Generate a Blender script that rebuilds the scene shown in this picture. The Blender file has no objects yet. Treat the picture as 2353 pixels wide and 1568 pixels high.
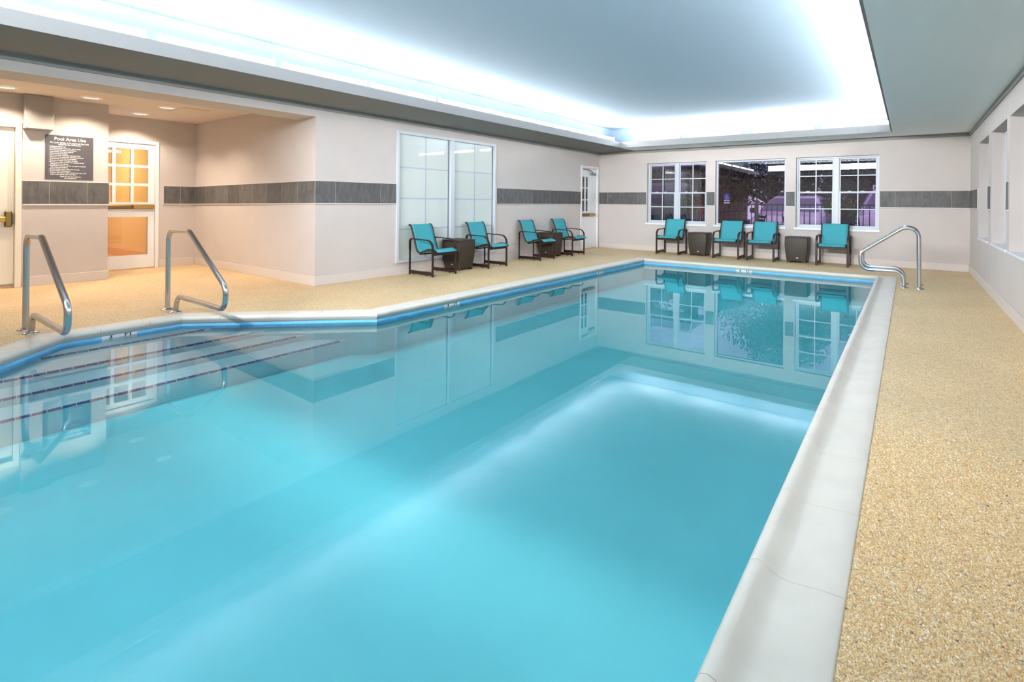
import bpy, math, random
import numpy as np
from mathutils import Vector, Matrix
random.seed(7)
scene = bpy.context.scene
COL = scene.collection
PI = math.pi

# ---------------------------------------------------------------- camera, sky, exposure
CAM_H, FPX, V0, YAW, ROLL = 1.15, 1202.0, 463.97, 0.649, 0.0087
cam_d = bpy.data.cameras.new('camera')
cam = bpy.data.objects.new('camera', cam_d)
COL.objects.link(cam)
F = Vector((-math.sin(YAW), math.cos(YAW), 0)); R0 = Vector((math.cos(YAW), math.sin(YAW), 0)); U0 = Vector((0, 0, 1))
R3 = R0 * math.cos(ROLL) + U0 * math.sin(ROLL); U3 = U0 * math.cos(ROLL) - R0 * math.sin(ROLL)
M = Matrix.Identity(4)
for i in range(3):
    M[i][0] = R3[i]; M[i][1] = U3[i]; M[i][2] = -F[i]
M[2][3] = CAM_H
cam.matrix_world = M
cam_d.sensor_width = 36.0
cam_d.lens = FPX / 2353 * 36
cam_d.shift_y = -(784 - V0) / 2353
cam_d.clip_start = 0.05; cam_d.clip_end = 200
scene.camera = cam

world = bpy.data.worlds.new('dusk_sky')
scene.world = world
world.use_nodes = True
bg = world.node_tree.nodes['Background']
bg.inputs[0].default_value = (0.60, 0.44, 0.82, 1)
bg.inputs[1].default_value = 0.54

scene.view_settings.view_transform = 'Standard'
scene.view_settings.look = 'None'
scene.view_settings.gamma = 1.0
scene.view_settings.use_curve_mapping = False
scene.view_settings.exposure = 1.08
TUBE_POWER = 57.0      # radiance of the cove lamps
DOWN_POWER = 36.0      # watts of each alcove downlight
scene.cycles.use_denoising = True
scene.cycles.max_bounces = 10
scene.cycles.diffuse_bounces = 5
scene.cycles.use_adaptive_sampling = True
scene.cycles.adaptive_threshold = 0.03
scene.cycles.glossy_bounces = 4
scene.cycles.transmission_bounces = 4
scene.cycles.transparent_max_bounces = 10
scene.cycles.sample_clamp_indirect = 8.0
scene.cycles.caustics_reflective = False
scene.cycles.caustics_refractive = False

FILL_POWER = 145.0          # watts of the added fill lamp behind the viewer
# room dimensions (metres), camera stands at x=0 y=0
XL, XR, YB, YF, ZC = -6.319, 0.847, 12.016, -3.0, 2.426
XA, XS, YA, YS = -10.03, -9.06, 3.98, 2.45          # alcove end wall, sign wall, alcove side wall, sign wall corner
ZB = 2.2656                                          # underside of the alcove lintel
ZA = 2.475                                           # alcove ceiling
TX0, TX1, TY0, TY1 = -5.33, -0.258, -1.6, 11.197     # ceiling tray opening
ZF, ZT = 2.554, 2.94                                 # fascia top, tray ceiling
ZW = -0.076                                          # water level
ZP = -0.40                                           # pool floor

# ---------------------------------------------------------------- materials
def srgb(r, g, b):
    def f(c):
        c /= 255.0
        return c / 12.92 if c <= 0.04045 else ((c + 0.055) / 1.055) ** 2.4
    return (f(r), f(g), f(b), 1)

def new_mat(name):
    m = bpy.data.materials.new(name); m.use_nodes = True
    nt = m.node_tree
    return m, nt, nt.nodes['Principled BSDF']

def mat(name, col, rough=0.5, metal=0.0, bump=0.0, bscale=200.0, var=0.0, vscale=6.0, spec=0.5, stretch=None, coat=0.0, sheen=0.0):
    m, nt, b = new_mat(name)
    b.inputs['Base Color'].default_value = col
    b.inputs['Roughness'].default_value = rough
    b.inputs['Metallic'].default_value = metal
    b.inputs['Specular IOR Level'].default_value = spec
    if coat: b.inputs['Coat Weight'].default_value = coat; b.inputs['Coat Roughness'].default_value = 0.03
    if sheen: b.inputs['Sheen Weight'].default_value = sheen
    N, L = nt.nodes, nt.links
    if bump or var:
        g = N.new('ShaderNodeNewGeometry'); src = g.outputs['Position']
        if stretch:
            mp = N.new('ShaderNodeMapping'); mp.inputs['Scale'].default_value = stretch
            L.new(src, mp.inputs['Vector']); src = mp.outputs['Vector']
    if bump:
        n = N.new('ShaderNodeTexNoise'); n.inputs['Scale'].default_value = bscale; n.inputs['Detail'].default_value = 3
        L.new(src, n.inputs['Vector'])
        bp = N.new('ShaderNodeBump'); bp.inputs['Strength'].default_value = bump; bp.inputs['Distance'].default_value = 0.004
        L.new(n.outputs['Fac'], bp.inputs['Height']); L.new(bp.outputs['Normal'], b.inputs['Normal'])
    if var:
        n = N.new('ShaderNodeTexNoise'); n.inputs['Scale'].default_value = vscale; n.inputs['Detail'].default_value = 5
        L.new(src, n.inputs['Vector'])
        mr = N.new('ShaderNodeMapRange'); mr.inputs[1].default_value = 0.3; mr.inputs[2].default_value = 0.7
        mr.inputs[3].default_value = 1 - var; mr.inputs[4].default_value = 1 + var
        L.new(n.outputs['Fac'], mr.inputs[0])
        mx = N.new('ShaderNodeVectorMath'); mx.operation = 'SCALE'
        mx.inputs[0].default_value = col[:3]
        L.new(mr.outputs[0], mx.inputs['Scale']); L.new(mx.outputs['Vector'], b.inputs['Base Color'])
    return m

def emit(name, col, strength):
    m, nt, b = new_mat(name)
    b.inputs['Base Color'].default_value = (0.9, 0.9, 0.9, 1)
    b.inputs['Emission Color'].default_value = col
    b.inputs['Emission Strength'].default_value = strength
    return m

def thin_glass(name, ior, tint=(1, 1, 1, 1), gain=1.0):
    m = bpy.data.materials.new(name); m.use_nodes = True
    nt = m.node_tree; N, L = nt.nodes, nt.links
    N.remove(N['Principled BSDF'])
    out = N['Material Output']
    fr = N.new('ShaderNodeFresnel'); fr.inputs['IOR'].default_value = ior
    fac = fr.outputs[0]
    if gain != 1:
        mu = N.new('ShaderNodeMath'); mu.operation = 'MULTIPLY'; mu.inputs[1].default_value = gain; mu.use_clamp = True
        L.new(fac, mu.inputs[0]); fac = mu.outputs[0]
    tr = N.new('ShaderNodeBsdfTransparent'); tr.inputs[0].default_value = tint
    gl = N.new('ShaderNodeBsdfGlossy'); gl.inputs['Roughness'].default_value = 0.0
    gl.inputs['Color'].default_value = (1, 1, 1, 1)
    mx = N.new('ShaderNodeMixShader')
    L.new(fac, mx.inputs[0]); L.new(tr.outputs[0], mx.inputs[1]); L.new(gl.outputs[0], mx.inputs[2])
    L.new(mx.outputs[0], out.inputs['Surface'])
    return m

MW = {}
MW['wall'] = mat('greige_plaster', srgb(203, 195, 190), 0.85, bump=0.35, bscale=90, var=0.02, vscale=3, spec=0.2)
MW['ceil'] = mat('pale_blue_ceiling_paint', srgb(160, 178, 192), 0.9, bump=0.25, bscale=70, spec=0.1)
MW['bulkhead'] = mat('shade_grey_soffit_paint', srgb(140, 140, 140), 0.9, bump=0.25, bscale=70, spec=0.1)  # darker copy of the soffit paint, shade over the long wall put into colour
MW['soffit'] = mat('pale_grey_soffit_paint', srgb(236, 243, 247), 0.9, bump=0.25, bscale=70, spec=0.1)
MW['alcceil'] = mat('alcove_ceiling_paint', srgb(222, 210, 200), 0.9, bump=0.2, bscale=70, spec=0.1)
MW['crown'] = mat('grey_crown_paint', srgb(148, 148, 145), 0.8)
MW['white'] = mat('white_gloss_paint', srgb(236, 238, 240), 0.4)
MW['vinyl'] = mat('white_vinyl', srgb(200, 206, 214), 0.4)
MW['cream'] = mat('cream_door_paint', srgb(236, 230, 214), 0.45)
MW['base'] = mat('baseboard_vinyl', srgb(214, 205, 198), 0.5)
MW['pencil'] = mat('white_ceramic_trim', srgb(214, 208, 202), 0.35)
MW['brass'] = mat('aged_brass', srgb(196, 160, 88), 0.32, metal=1.0)
MW['brassdark'] = mat('bronzed_brass', srgb(140, 112, 66), 0.4, metal=1.0)
MW['steel'] = mat('polished_stainless_steel', (0.52, 0.52, 0.53, 1), 0.26, metal=1.0)
MW['closer'] = mat('grey_closer_metal', srgb(150, 150, 150), 0.4, metal=0.6)
MW['bronze'] = mat('dark_bronze_aluminium', srgb(50, 34, 32), 0.42, spec=0.3)
MW['boxgrey'] = mat('grey_enclosure_paint', srgb(168, 164, 161), 0.6)
MW['sign'] = mat('charcoal_sign_plastic', srgb(84, 81, 86), 0.5)
MW['lettering'] = mat('white_print', srgb(240, 240, 240), 0.5)
MW['blackprint'] = mat('dark_print', srgb(45, 48, 55), 0.5)
MW['coping'] = mat('white_cast_coping', srgb(222, 214, 201), 0.5, bump=0.06, bscale=60, var=0.05, vscale=5, spec=0.4)
MW['grout'] = mat('grout', srgb(205, 202, 196), 0.9)
MW['tilegrout'] = mat('grey_tile_grout', srgb(158, 155, 152), .9)
MW['bluetile'] = mat('glazed_blue_tile', srgb(122, 202, 246), 0.12, var=0.06, vscale=5, spec=0.6)
MW['markertile'] = mat('glazed_white_tile', srgb(232, 238, 240), 0.15)
MW['navytile'] = mat('glazed_navy_tile', srgb(24, 54, 134), 0.2)
MW['step'] = mat('pale_step_plaster', srgb(214, 244, 252), 0.7, var=0.03, vscale=4)
MW['basin'] = mat('aqua_pool_plaster', (.40, .95, 1.0, 1), 0.8, var=0.03, vscale=2)
MW['navy'] = mat('navy', srgb(30, 40, 90), 0.4)
MW['orangewall'] = mat('orange_corridor_paint', srgb(236, 198, 118), 0.8)
MW['orangebase'] = mat('orange_corridor_base', srgb(226, 168, 104), 0.6)
MW['corrcarpet'] = mat('corridor_carpet', srgb(206, 160, 108), 0.95, bump=0.3, bscale=300)
MW['plaque'] = mat('silver_plaque', srgb(200, 200, 198), 0.3, metal=0.7)
MW['track'] = mat('dark_window_track', srgb(104, 112, 116), .4)
MW['rubber'] = mat('black_rubber', srgb(25, 24, 24), 0.8)

def slate_mat():
    m, nt, b = new_mat('dark_slate_tile')
    N, L = nt.nodes, nt.links
    g = N.new('ShaderNodeNewGeometry'); oi = N.new('ShaderNodeObjectInfo')
    mp = N.new('ShaderNodeMapping'); mp.inputs['Scale'].default_value = (9, 9, 3)
    L.new(g.outputs['Position'], mp.inputs['Vector'])
    rot = N.new('ShaderNodeVectorMath'); rot.operation = 'SCALE'; rot.inputs[0].default_value = (13, 7, 5)
    L.new(oi.outputs['Random'], rot.inputs['Scale']); L.new(rot.outputs[0], mp.inputs['Rotation'])
    n = N.new('ShaderNodeTexNoise'); n.inputs['Scale'].default_value = 1.6; n.inputs['Detail'].default_value = 7; n.inputs['Distortion'].default_value = 1.2
    L.new(mp.outputs[0], n.inputs['Vector'])
    cr = N.new('ShaderNodeValToRGB')
    cr.color_ramp.elements[0].position = 0.3; cr.color_ramp.elements[0].color = srgb(80, 79, 78)
    cr.color_ramp.elements[1].position = 0.72; cr.color_ramp.elements[1].color = srgb(106, 104, 102)
    L.new(n.outputs['Fac'], cr.inputs[0])
    mr = N.new('ShaderNodeMapRange'); mr.inputs[3].default_value = 0.85; mr.inputs[4].default_value = 1.18
    L.new(oi.outputs['Random'], mr.inputs[0])
    sc = N.new('ShaderNodeVectorMath'); sc.operation = 'SCALE'
    L.new(cr.outputs[0], sc.inputs[0]); L.new(mr.outputs[0], sc.inputs['Scale'])
    L.new(sc.outputs[0], b.inputs['Base Color'])
    bp = N.new('ShaderNodeBump'); bp.inputs['Strength'].default_value = 0.4; bp.inputs['Distance'].default_value = 0.004
    L.new(n.outputs['Fac'], bp.inputs['Height']); L.new(bp.outputs[0], b.inputs['Normal'])
    b.inputs['Roughness'].default_value = 0.6
    return m
MW['slate'] = slate_mat()

def pebble_ramp(N, L, src):
    cr = N.new('ShaderNodeValToRGB'); cr.color_ramp.interpolation = 'CONSTANT'
    stops = [(0.0, (222, 202, 158)), (0.16, (232, 216, 178)), (0.34, (214, 190, 142)), (0.50, (226, 208, 166)), (0.62, (236, 226, 200)),
             (0.72, (206, 184, 140)), (0.82, (188, 178, 152)), (0.885, (240, 236, 222)), (0.945, (216, 172, 108)), (0.965, (210, 148, 116)),
             (0.978, (172, 164, 150)), (0.995, (112, 112, 116))]
    el = cr.color_ramp.elements
    while len(el) < len(stops): el.new(0.5)
    for e, (p, c) in zip(el, stops):
        e.position = p; q = srgb(*c); e.color = (min(1, q[0] * 1.0), q[1] * .88, q[2] * .77, 1)
    L.new(src, cr.inputs[0])
    return cr.outputs[0]

def deck_mat():
    m, nt, b = new_mat('pebble_aggregate_deck')
    N, L = nt.nodes, nt.links
    g = N.new('ShaderNodeNewGeometry')
    v = N.new('ShaderNodeTexVoronoi'); v.inputs['Scale'].default_value = 165
    L.new(g.outputs['Position'], v.inputs['Vector'])
    sx = N.new('ShaderNodeSeparateColor'); L.new(v.outputs['Color'], sx.inputs[0])
    col = pebble_ramp(N, L, sx.outputs[0])
    ng = N.new('ShaderNodeTexNoise'); ng.inputs['Scale'].default_value = 1.1; ng.inputs['Detail'].default_value = 4
    L.new(g.outputs['Position'], ng.inputs['Vector'])
    mr = N.new('ShaderNodeMapRange'); mr.inputs[1].default_value = 0.3; mr.inputs[2].default_value = 0.7; mr.inputs[3].default_value = 0.97; mr.inputs[4].default_value = 1.12
    L.new(ng.outputs['Fac'], mr.inputs[0])
    gap = N.new('ShaderNodeMapRange'); gap.inputs[1].default_value = 0.42; gap.inputs[2].default_value = 0.72; gap.inputs[3].default_value = 1.0; gap.inputs[4].default_value = 0.86
    L.new(v.outputs['Distance'], gap.inputs[0])
    mu = N.new('ShaderNodeMath'); mu.operation = 'MULTIPLY'
    L.new(mr.outputs[0], mu.inputs[0]); L.new(gap.outputs[0], mu.inputs[1])
    sc = N.new('ShaderNodeVectorMath'); sc.operation = 'SCALE'
    L.new(col, sc.inputs[0]); L.new(mu.outputs[0], sc.inputs['Scale'])
    L.new(sc.outputs[0], b.inputs['Base Color'])
    bp = N.new('ShaderNodeBump'); bp.invert = True; bp.inputs['Strength'].default_value = 0.5; bp.inputs['Distance'].default_value = 0.003
    L.new(v.outputs['Distance'], bp.inputs['Height']); L.new(bp.outputs[0], b.inputs['Normal'])
    b.inputs['Roughness'].default_value = 0.55
    b.inputs['Specular IOR Level'].default_value = 0.3
    return m
MW['deck'] = deck_mat()

def pebble_mat():
    m, nt, b = new_mat('river_pebble')
    N, L = nt.nodes, nt.links
    g = N.new('ShaderNodeNewGeometry')
    L.new(pebble_ramp(N, L, g.outputs['Random Per Island']), b.inputs['Base Color'])
    b.inputs['Roughness'].default_value = 0.45
    return m
MW['pebble'] = pebble_mat()

def fabric_mat():
    m, nt, b = new_mat('teal_sling_fabric')
    N, L = nt.nodes, nt.links
    tc = N.new('ShaderNodeTexCoord')
    w1 = N.new('ShaderNodeTexWave'); w1.inputs['Scale'].default_value = 160; w1.bands_direction = 'X'
    w2 = N.new('ShaderNodeTexWave'); w2.inputs['Scale'].default_value = 160; w2.bands_direction = 'Z'
    for w in (w1, w2): L.new(tc.outputs['Object'], w.inputs['Vector'])
    ad = N.new('ShaderNodeMath'); ad.operation = 'ADD'
    L.new(w1.outputs['Fac'], ad.inputs[0]); L.new(w2.outputs['Fac'], ad.inputs[1])
    bp = N.new('ShaderNodeBump'); bp.inputs['Strength'].default_value = 0.12; bp.inputs['Distance'].default_value = 0.001
    L.new(ad.outputs[0], bp.inputs['Height']); L.new(bp.outputs[0], b.inputs['Normal'])
    b.inputs['Base Color'].default_value = srgb(62, 158, 167)
    b.inputs['Roughness'].default_value = 0.75
    return m
MW['teal'] = fabric_mat()

def wicker_mat():
    m, nt, b = new_mat('woven_brown_resin')
    N, L = nt.nodes, nt.links
    tc = N.new('ShaderNodeTexCoord')
    mp = N.new('ShaderNodeMapping'); mp.inputs['Scale'].default_value = (1, 1, 1)
    L.new(tc.outputs['Object'], mp.inputs[0])
    ck = N.new('ShaderNodeTexWave'); ck.inputs['Scale'].default_value = 28; ck.bands_direction = 'Z'; ck.inputs['Distortion'].default_value = 0.0
    ck2 = N.new('ShaderNodeTexWave'); ck2.inputs['Scale'].default_value = 28; ck2.bands_direction = 'DIAGONAL'
    L.new(mp.outputs[0], ck.inputs[0]); L.new(mp.outputs[0], ck2.inputs[0])
    mu = N.new('ShaderNodeMath'); mu.operation = 'MULTIPLY'
    L.new(ck.outputs['Fac'], mu.inputs[0]); L.new(ck2.outputs['Fac'], mu.inputs[1])
    cr = N.new('ShaderNodeValToRGB')
    cr.color_ramp.elements[0].color = srgb(46, 37, 27); cr.color_ramp.elements[1].color = srgb(72, 60, 43)
    L.new(mu.outputs[0], cr.inputs[0]); L.new(cr.outputs[0], b.inputs['Base Color'])
    bp = N.new('ShaderNodeBump'); bp.inputs['Strength'].default_value = 0.35; bp.inputs['Distance'].default_value = 0.003
    L.new(mu.outputs[0], bp.inputs['Height']); L.new(bp.outputs[0], b.inputs['Normal'])
    b.inputs['Roughness'].default_value = 0.5
    return m
MW['wicker'] = wicker_mat()

def frost_mat():
    # glass with a white obscuring film on its back: diffuse film under a smooth reflective face
    m, nt, b = new_mat('film_backed_glass')
    b.inputs['Base Color'].default_value = srgb(210, 218, 213)
    b.inputs['Roughness'].default_value = 0.6
    b.inputs['Specular IOR Level'].default_value = 0.2
    b.inputs['Coat Weight'].default_value = 1.0; b.inputs['Coat Roughness'].default_value = 0.02; b.inputs['Coat IOR'].default_value = 1.6
    return m
MW['frost'] = frost_mat()
MW['glass'] = thin_glass('clear_window_glass', 1.5, (0.93, 0.93, 0.95, 1), 1.7)

def water_mat():
    m = thin_glass('clear_pool_water', 1.333, (1, 1, 1, 1))
    nt = m.node_tree; N, L = nt.nodes, nt.links
    va = N.new('ShaderNodeVolumeAbsorption')
    va.inputs['Color'].default_value = (0.02, 0.975, 1.0, 1); va.inputs['Density'].default_value = 0.50
    L.new(va.outputs[0], N['Material Output'].inputs['Volume'])
    return m
MW['water'] = water_mat()

# ---------------------------------------------------------------- mesh helpers
class MB:
    def __init__(self): self.v = []; self.f = []; self.sm = []
    def add(self, vs, fs, smooth=False):
        o = len(self.v); self.v += [tuple(p) for p in vs]
        self.f += [tuple(i + o for i in f) for f in fs]; self.sm += [smooth] * len(fs)
        return self
    def box(self, x0, x1, y0, y1, z0, z1, c=0.0):
        if c <= 0:
            vs = [(x, y, z) for x in (x0, x1) for y in (y0, y1) for z in (z0, z1)]
            return self.add(vs, [(0, 1, 3, 2), (4, 6, 7, 5), (0, 4, 5, 1), (2, 3, 7, 6), (0, 2, 6, 4), (1, 5, 7, 3)])
        return self.cbox(x0, x1, y0, y1, z0, z1, c)
    def cbox(self, x0, x1, y0, y1, z0, z1, c):
        c = min(c, (x1 - x0) * .45, (y1 - y0) * .45, (z1 - z0) * .45)
        X = (x0, x1); Y = (y0, y1); Z = (z0, z1); vs = []; ix = {}
        for i in (0, 1):
            for j in (0, 1):
                for k in (0, 1):
                    sx = c if i == 0 else -c; sy = c if j == 0 else -c; sz = c if k == 0 else -c
                    ix[i, j, k, 'x'] = len(vs); vs.append((X[i], Y[j] + sy, Z[k] + sz))
                    ix[i, j, k, 'y'] = len(vs); vs.append((X[i] + sx, Y[j], Z[k] + sz))
                    ix[i, j, k, 'z'] = len(vs); vs.append((X[i] + sx, Y[j] + sy, Z[k]))
        fs = []
        q = [(0, 0), (1, 0), (1, 1), (0, 1)]
        for s in (0, 1):
            fs.append([ix[s, a, b, 'x'] for a, b in q][::(-1 if s == 0 else 1)])
            fs.append([ix[a, s, b, 'y'] for a, b in q][::(1 if s == 0 else -1)])
            fs.append([ix[a, b, s, 'z'] for a, b in q][::(-1 if s == 0 else 1)])
        for a in (0, 1):
            for b in (0, 1):
                e = [ix[a, b, 0, 'x'], ix[a, b, 0, 'y'], ix[a, b, 1, 'y'], ix[a, b, 1, 'x']]
                fs.append(e if (a + b) % 2 == 0 else e[::-1])
                e = [ix[a, 0, b, 'x'], ix[a, 0, b, 'z'], ix[a, 1, b, 'z'], ix[a, 1, b, 'x']]
                fs.append(e[::-1] if (a + b) % 2 == 0 else e)
                e = [ix[0, a, b, 'y'], ix[0, a, b, 'z'], ix[1, a, b, 'z'], ix[1, a, b, 'y']]
                fs.append(e if (a + b) % 2 == 0 else e[::-1])
        for i in (0, 1):
            for j in (0, 1):
                for k in (0, 1):
                    t = [ix[i, j, k, 'x'], ix[i, j, k, 'y'], ix[i, j, k, 'z']]
                    fs.append(t[::-1] if (i + j + k) % 2 == 0 else t)
        return self.add(vs, fs)
    def sweep(self, pts, prof, up=(0, 0, 1), caps=True, smooth=True):
        # prof: list of (a, b): a along side vector, b along up-ish vector
        pts = [Vector(p) for p in pts]; n = len(pts); m = len(prof); vs = []
        t0 = (pts[1] - pts[0]).normalized(); u = Vector(up)
        u = (u - t0 * u.dot(t0)); u = u.normalized() if u.length > 1e-6 else t0.orthogonal().normalized()
        for i in range(n):
            if i == 0: t = pts[1] - pts[0]
            elif i == n - 1: t = pts[-1] - pts[-2]
            else: t = (pts[i + 1] - pts[i]).normalized() + (pts[i] - pts[i - 1]).normalized()
            t.normalize(); u = (u - t * u.dot(t)).normalized(); s = t.cross(u)
            for a, b in prof: vs.append(pts[i] + s * a + u * b)
        fs = [(i * m + j, i * m + (j + 1) % m, (i + 1) * m + (j + 1) % m, (i + 1) * m + j) for i in range(n - 1) for j in range(m)]
        self.add(vs, fs, smooth)
        if caps: self.add(vs[:m], [tuple(range(m))[::-1]]); self.add(vs[-m:], [tuple(range(m))])
        return self
    def tube(self, pts, r, seg=12, up=(0, 0, 1)):
        return self.sweep(pts, [(r * math.cos(2 * PI * k / seg), r * math.sin(2 * PI * k / seg)) for k in range(seg)], up)
    def cyl(self, p, q, r, r2=None, seg=20):
        p = Vector(p); q = Vector(q); r2 = r if r2 is None else r2
        t = (q - p).normalized(); a = t.orthogonal().normalized(); b = t.cross(a)
        vs = [p + (a * math.cos(2 * PI * k / seg) + b * math.sin(2 * PI * k / seg)) * r for k in range(seg)]
        vs += [q + (a * math.cos(2 * PI * k / seg) + b * math.sin(2 * PI * k / seg)) * r2 for k in range(seg)]
        self.add(vs, [(k, (k + 1) % seg, seg + (k + 1) % seg, seg + k) for k in range(seg)], True)
        self.add(vs[:seg], [tuple(range(seg))[::-1]]); self.add(vs[seg:], [tuple(range(seg))])
        return self
    def lathe(self, prof, c=(0, 0, 0), seg=24, close=True):
        vs = []; m = len(prof)
        for k in range(seg):
            a = 2 * PI * k / seg
            for r, z in prof: vs.append((c[0] + r * math.cos(a), c[1] + r * math.sin(a), c[2] + z))
        fs = [(k * m + j, ((k + 1) % seg) * m + j, ((k + 1) % seg) * m + j + 1, k * m + j + 1) for k in range(seg) for j in range(m - 1)]
        return self.add(vs, fs, True)
    def prism(self, poly, z0, z1):
        n = len(poly)
        vs = [(x, y, z0) for x, y in poly] + [(x, y, z1) for x, y in poly]
        return self.add(vs, [tuple(range(n))[::-1], tuple(range(n, 2 * n))] + [(i, (i + 1) % n, n + (i + 1) % n, n + i) for i in range(n)])
    def loft(self, secs, smooth=True, caps=True, closed=True):
        m = len(secs[0]); vs = [p for s in secs for p in s]; mm = m if closed else m - 1
        fs = [(i * m + j, i * m + (j + 1) % m, (i + 1) * m + (j + 1) % m, (i + 1) * m + j) for i in range(len(secs) - 1) for j in range(mm)]
        self.add(vs, fs, smooth)
        if caps: self.add(secs[0], [tuple(range(m))[::-1]]); self.add(secs[-1], [tuple(range(m))])
        return self
    def build(self, name, m, parent=None, fix=True):
        me = bpy.data.meshes.new(name)
        me.from_pydata(self.v, [], self.f)
        me.polygons.foreach_set('use_smooth', self.sm)
        if fix:
            import bmesh
            bm = bmesh.new(); bm.from_mesh(me)
            bmesh.ops.recalc_face_normals(bm, faces=bm.faces); bm.to_mesh(me); bm.free()
        me.materials.append(m)
        o = bpy.data.objects.new(name, me); COL.objects.link(o)
        if parent is not None: o.parent = parent
        return o

def empty(name, loc=(0, 0, 0), rz=0):
    o = bpy.data.objects.new(name, None); COL.objects.link(o)
    o.empty_display_size = 0.1
    o.location = loc; o.rotation_euler = (0, 0, rz)
    return o

def tag(o, label, cat=None, group=None, kind=None):
    o['label'] = label
    if cat: o['category'] = cat
    if group: o['group'] = group
    if kind: o['kind'] = kind
    return o

def struct(o, label=None):
    o['kind'] = 'structure'
    if label: o['label'] = label
    return o

def kids(o): return [c for c in COL.objects if c.parent == o and c.type != 'LIGHT']
def copy_tree(o, parent=None):
    c = o.copy(); COL.objects.link(c)
    if parent is not None: c.parent = parent
    for ch in kids(o): copy_tree(ch, c)
    return c

def fillet(pts, rs, n=8):
    pts = [Vector(p) for p in pts]; out = [pts[0]]
    for i in range(1, len(pts) - 1):
        p, a, b = pts[i], pts[i - 1], pts[i + 1]; r = rs[i - 1] if isinstance(rs, (list, tuple)) else rs
        if r <= 0: out.append(p); continue
        d1 = (a - p).normalized(); d2 = (b - p).normalized(); ang = d1.angle(d2)
        t = min(r / math.tan(ang / 2), (a - p).length * .49, (b - p).length * .49); rr = t * math.tan(ang / 2)
        c = p + (d1 + d2).normalized() * (rr / math.sin(ang / 2))
        s = p + d1 * t - c; e = p + d2 * t - c; full = s.angle(e)
        for k in range(n + 1):
            f = k / n
            out.append(c + (s * math.sin((1 - f) * full) + e * math.sin(f * full)) / math.sin(full))
    out.append(pts[-1])
    return out

def spline(pts, n=6):
    pts = [Vector(p) for p in pts]; out = []
    for i in range(len(pts) - 1):
        p0 = pts[max(i - 1, 0)]; p1 = pts[i]; p2 = pts[i + 1]; p3 = pts[min(i + 2, len(pts) - 1)]
        for k in range(n):
            t = k / n
            out.append(0.5 * ((2 * p1) + (p2 - p0) * t + (2 * p0 - 5 * p1 + 4 * p2 - p3) * t * t + (3 * p1 - p0 - 3 * p2 + p3) * t ** 3))
    out.append(pts[-1])
    return out

FACE_PX = Matrix(((0, 0, 1), (1, 0, 0), (0, 1, 0))).to_4x4()    # reads on a face looking towards +X
FACE_NY = Matrix(((1, 0, 0), (0, 0, -1), (0, 1, 0))).to_4x4()   # reads on a face looking towards -Y
FACE_UP = Matrix.Identity(4)
def text(name, s, size, loc, face, m, parent=None, align='CENTER', spacing=1.0, bold=0.0, sx=1.0):
    cu = bpy.data.curves.new(name, 'FONT'); cu.body = s; cu.size = size; cu.align_x = align; cu.align_y = 'TOP_BASELINE'
    cu.space_line = spacing; cu.offset = bold; cu.resolution_u = 3
    t = bpy.data.objects.new(name, cu)
    me = bpy.data.meshes.new_from_object(t)
    bpy.data.objects.remove(t); me.name = name
    me.transform(Matrix.Diagonal((sx, 1, 1, 1)))
    me.transform(Matrix.Translation(loc) @ face)
    me.materials.clear(); me.materials.append(m)
    o = bpy.data.objects.new(name, me); COL.objects.link(o)
    if parent is not None: o.parent = parent
    return o

def wall_rects(u0, u1, z0, z1, holes):
    us = sorted({u0, u1, *[h[0] for h in holes], *[h[1] for h in holes]}); out = []
    for a, b in zip(us[:-1], us[1:]):
        z = z0
        for h in sorted([h for h in holes if h[0] <= a + 1e-6 and h[1] >= b - 1e-6], key=lambda h: h[2]):
            if h[2] > z + 1e-6: out.append((a, b, z, h[2]))
            z = h[3]
        if z < z1 - 1e-6: out.append((a, b, z, z1))
    return out

# ---------------------------------------------------------------- pool outline
OUT = [(-0.137, -2.4), (-0.137, 10.32), (-4.52, 10.32), (-4.52, 3.49), (-5.81, 2.2), (-5.81, 1.1), (-4.52, -0.19), (-4.52, -2.4)]
NV = len(OUT)
def edge(i):
    a = Vector(OUT[i]); b = Vector(OUT[(i + 1) % NV]); d = (b - a); L = d.length; d /= L
    return a, b, d, Vector((-d.y, d.x)), L
def mitre(i):      # inward displacement per unit offset at vertex i
    d0 = edge(i - 1)[2]; d1 = edge(i)[2]; n0 = edge(i - 1)[3]; n1 = edge(i)[3]
    return (n0 + n1) / (1 + n0.dot(n1))
def inset(d): return [tuple(Vector(OUT[i]) + mitre(i) * d) for i in range(NV)]

# ---------------------------------------------------------------- room shell
def deck_floor():
    import bmesh
    bm = bmesh.new()
    outer = [(XR + .3, YF), (XR + .3, YB + .3), (XL - .3, YB + .3), (XL - .3, YA + .1), (XA - .3, YA + .1), (XA - .3, YF)]
    es = []
    for ring in (outer, OUT):
        vs = [bm.verts.new((x, y, 0)) for x, y in ring]
        es += [bm.edges.new((vs[i], vs[(i + 1) % len(vs)])) for i in range(len(vs))]
    bmesh.ops.triangle_fill(bm, use_beauty=True, edges=es, normal=(0, 0, 1))
    for f in bm.faces:
        if f.normal.z < 0: f.normal_flip()
    me = bpy.data.meshes.new('floor'); bm.to_mesh(me); bm.free(); me.materials.append(MW['deck'])
    o = bpy.data.objects.new('floor', me); COL.objects.link(o)
    return struct(o, 'tan pebble aggregate deck around the pool')
floor = deck_floor()

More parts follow.
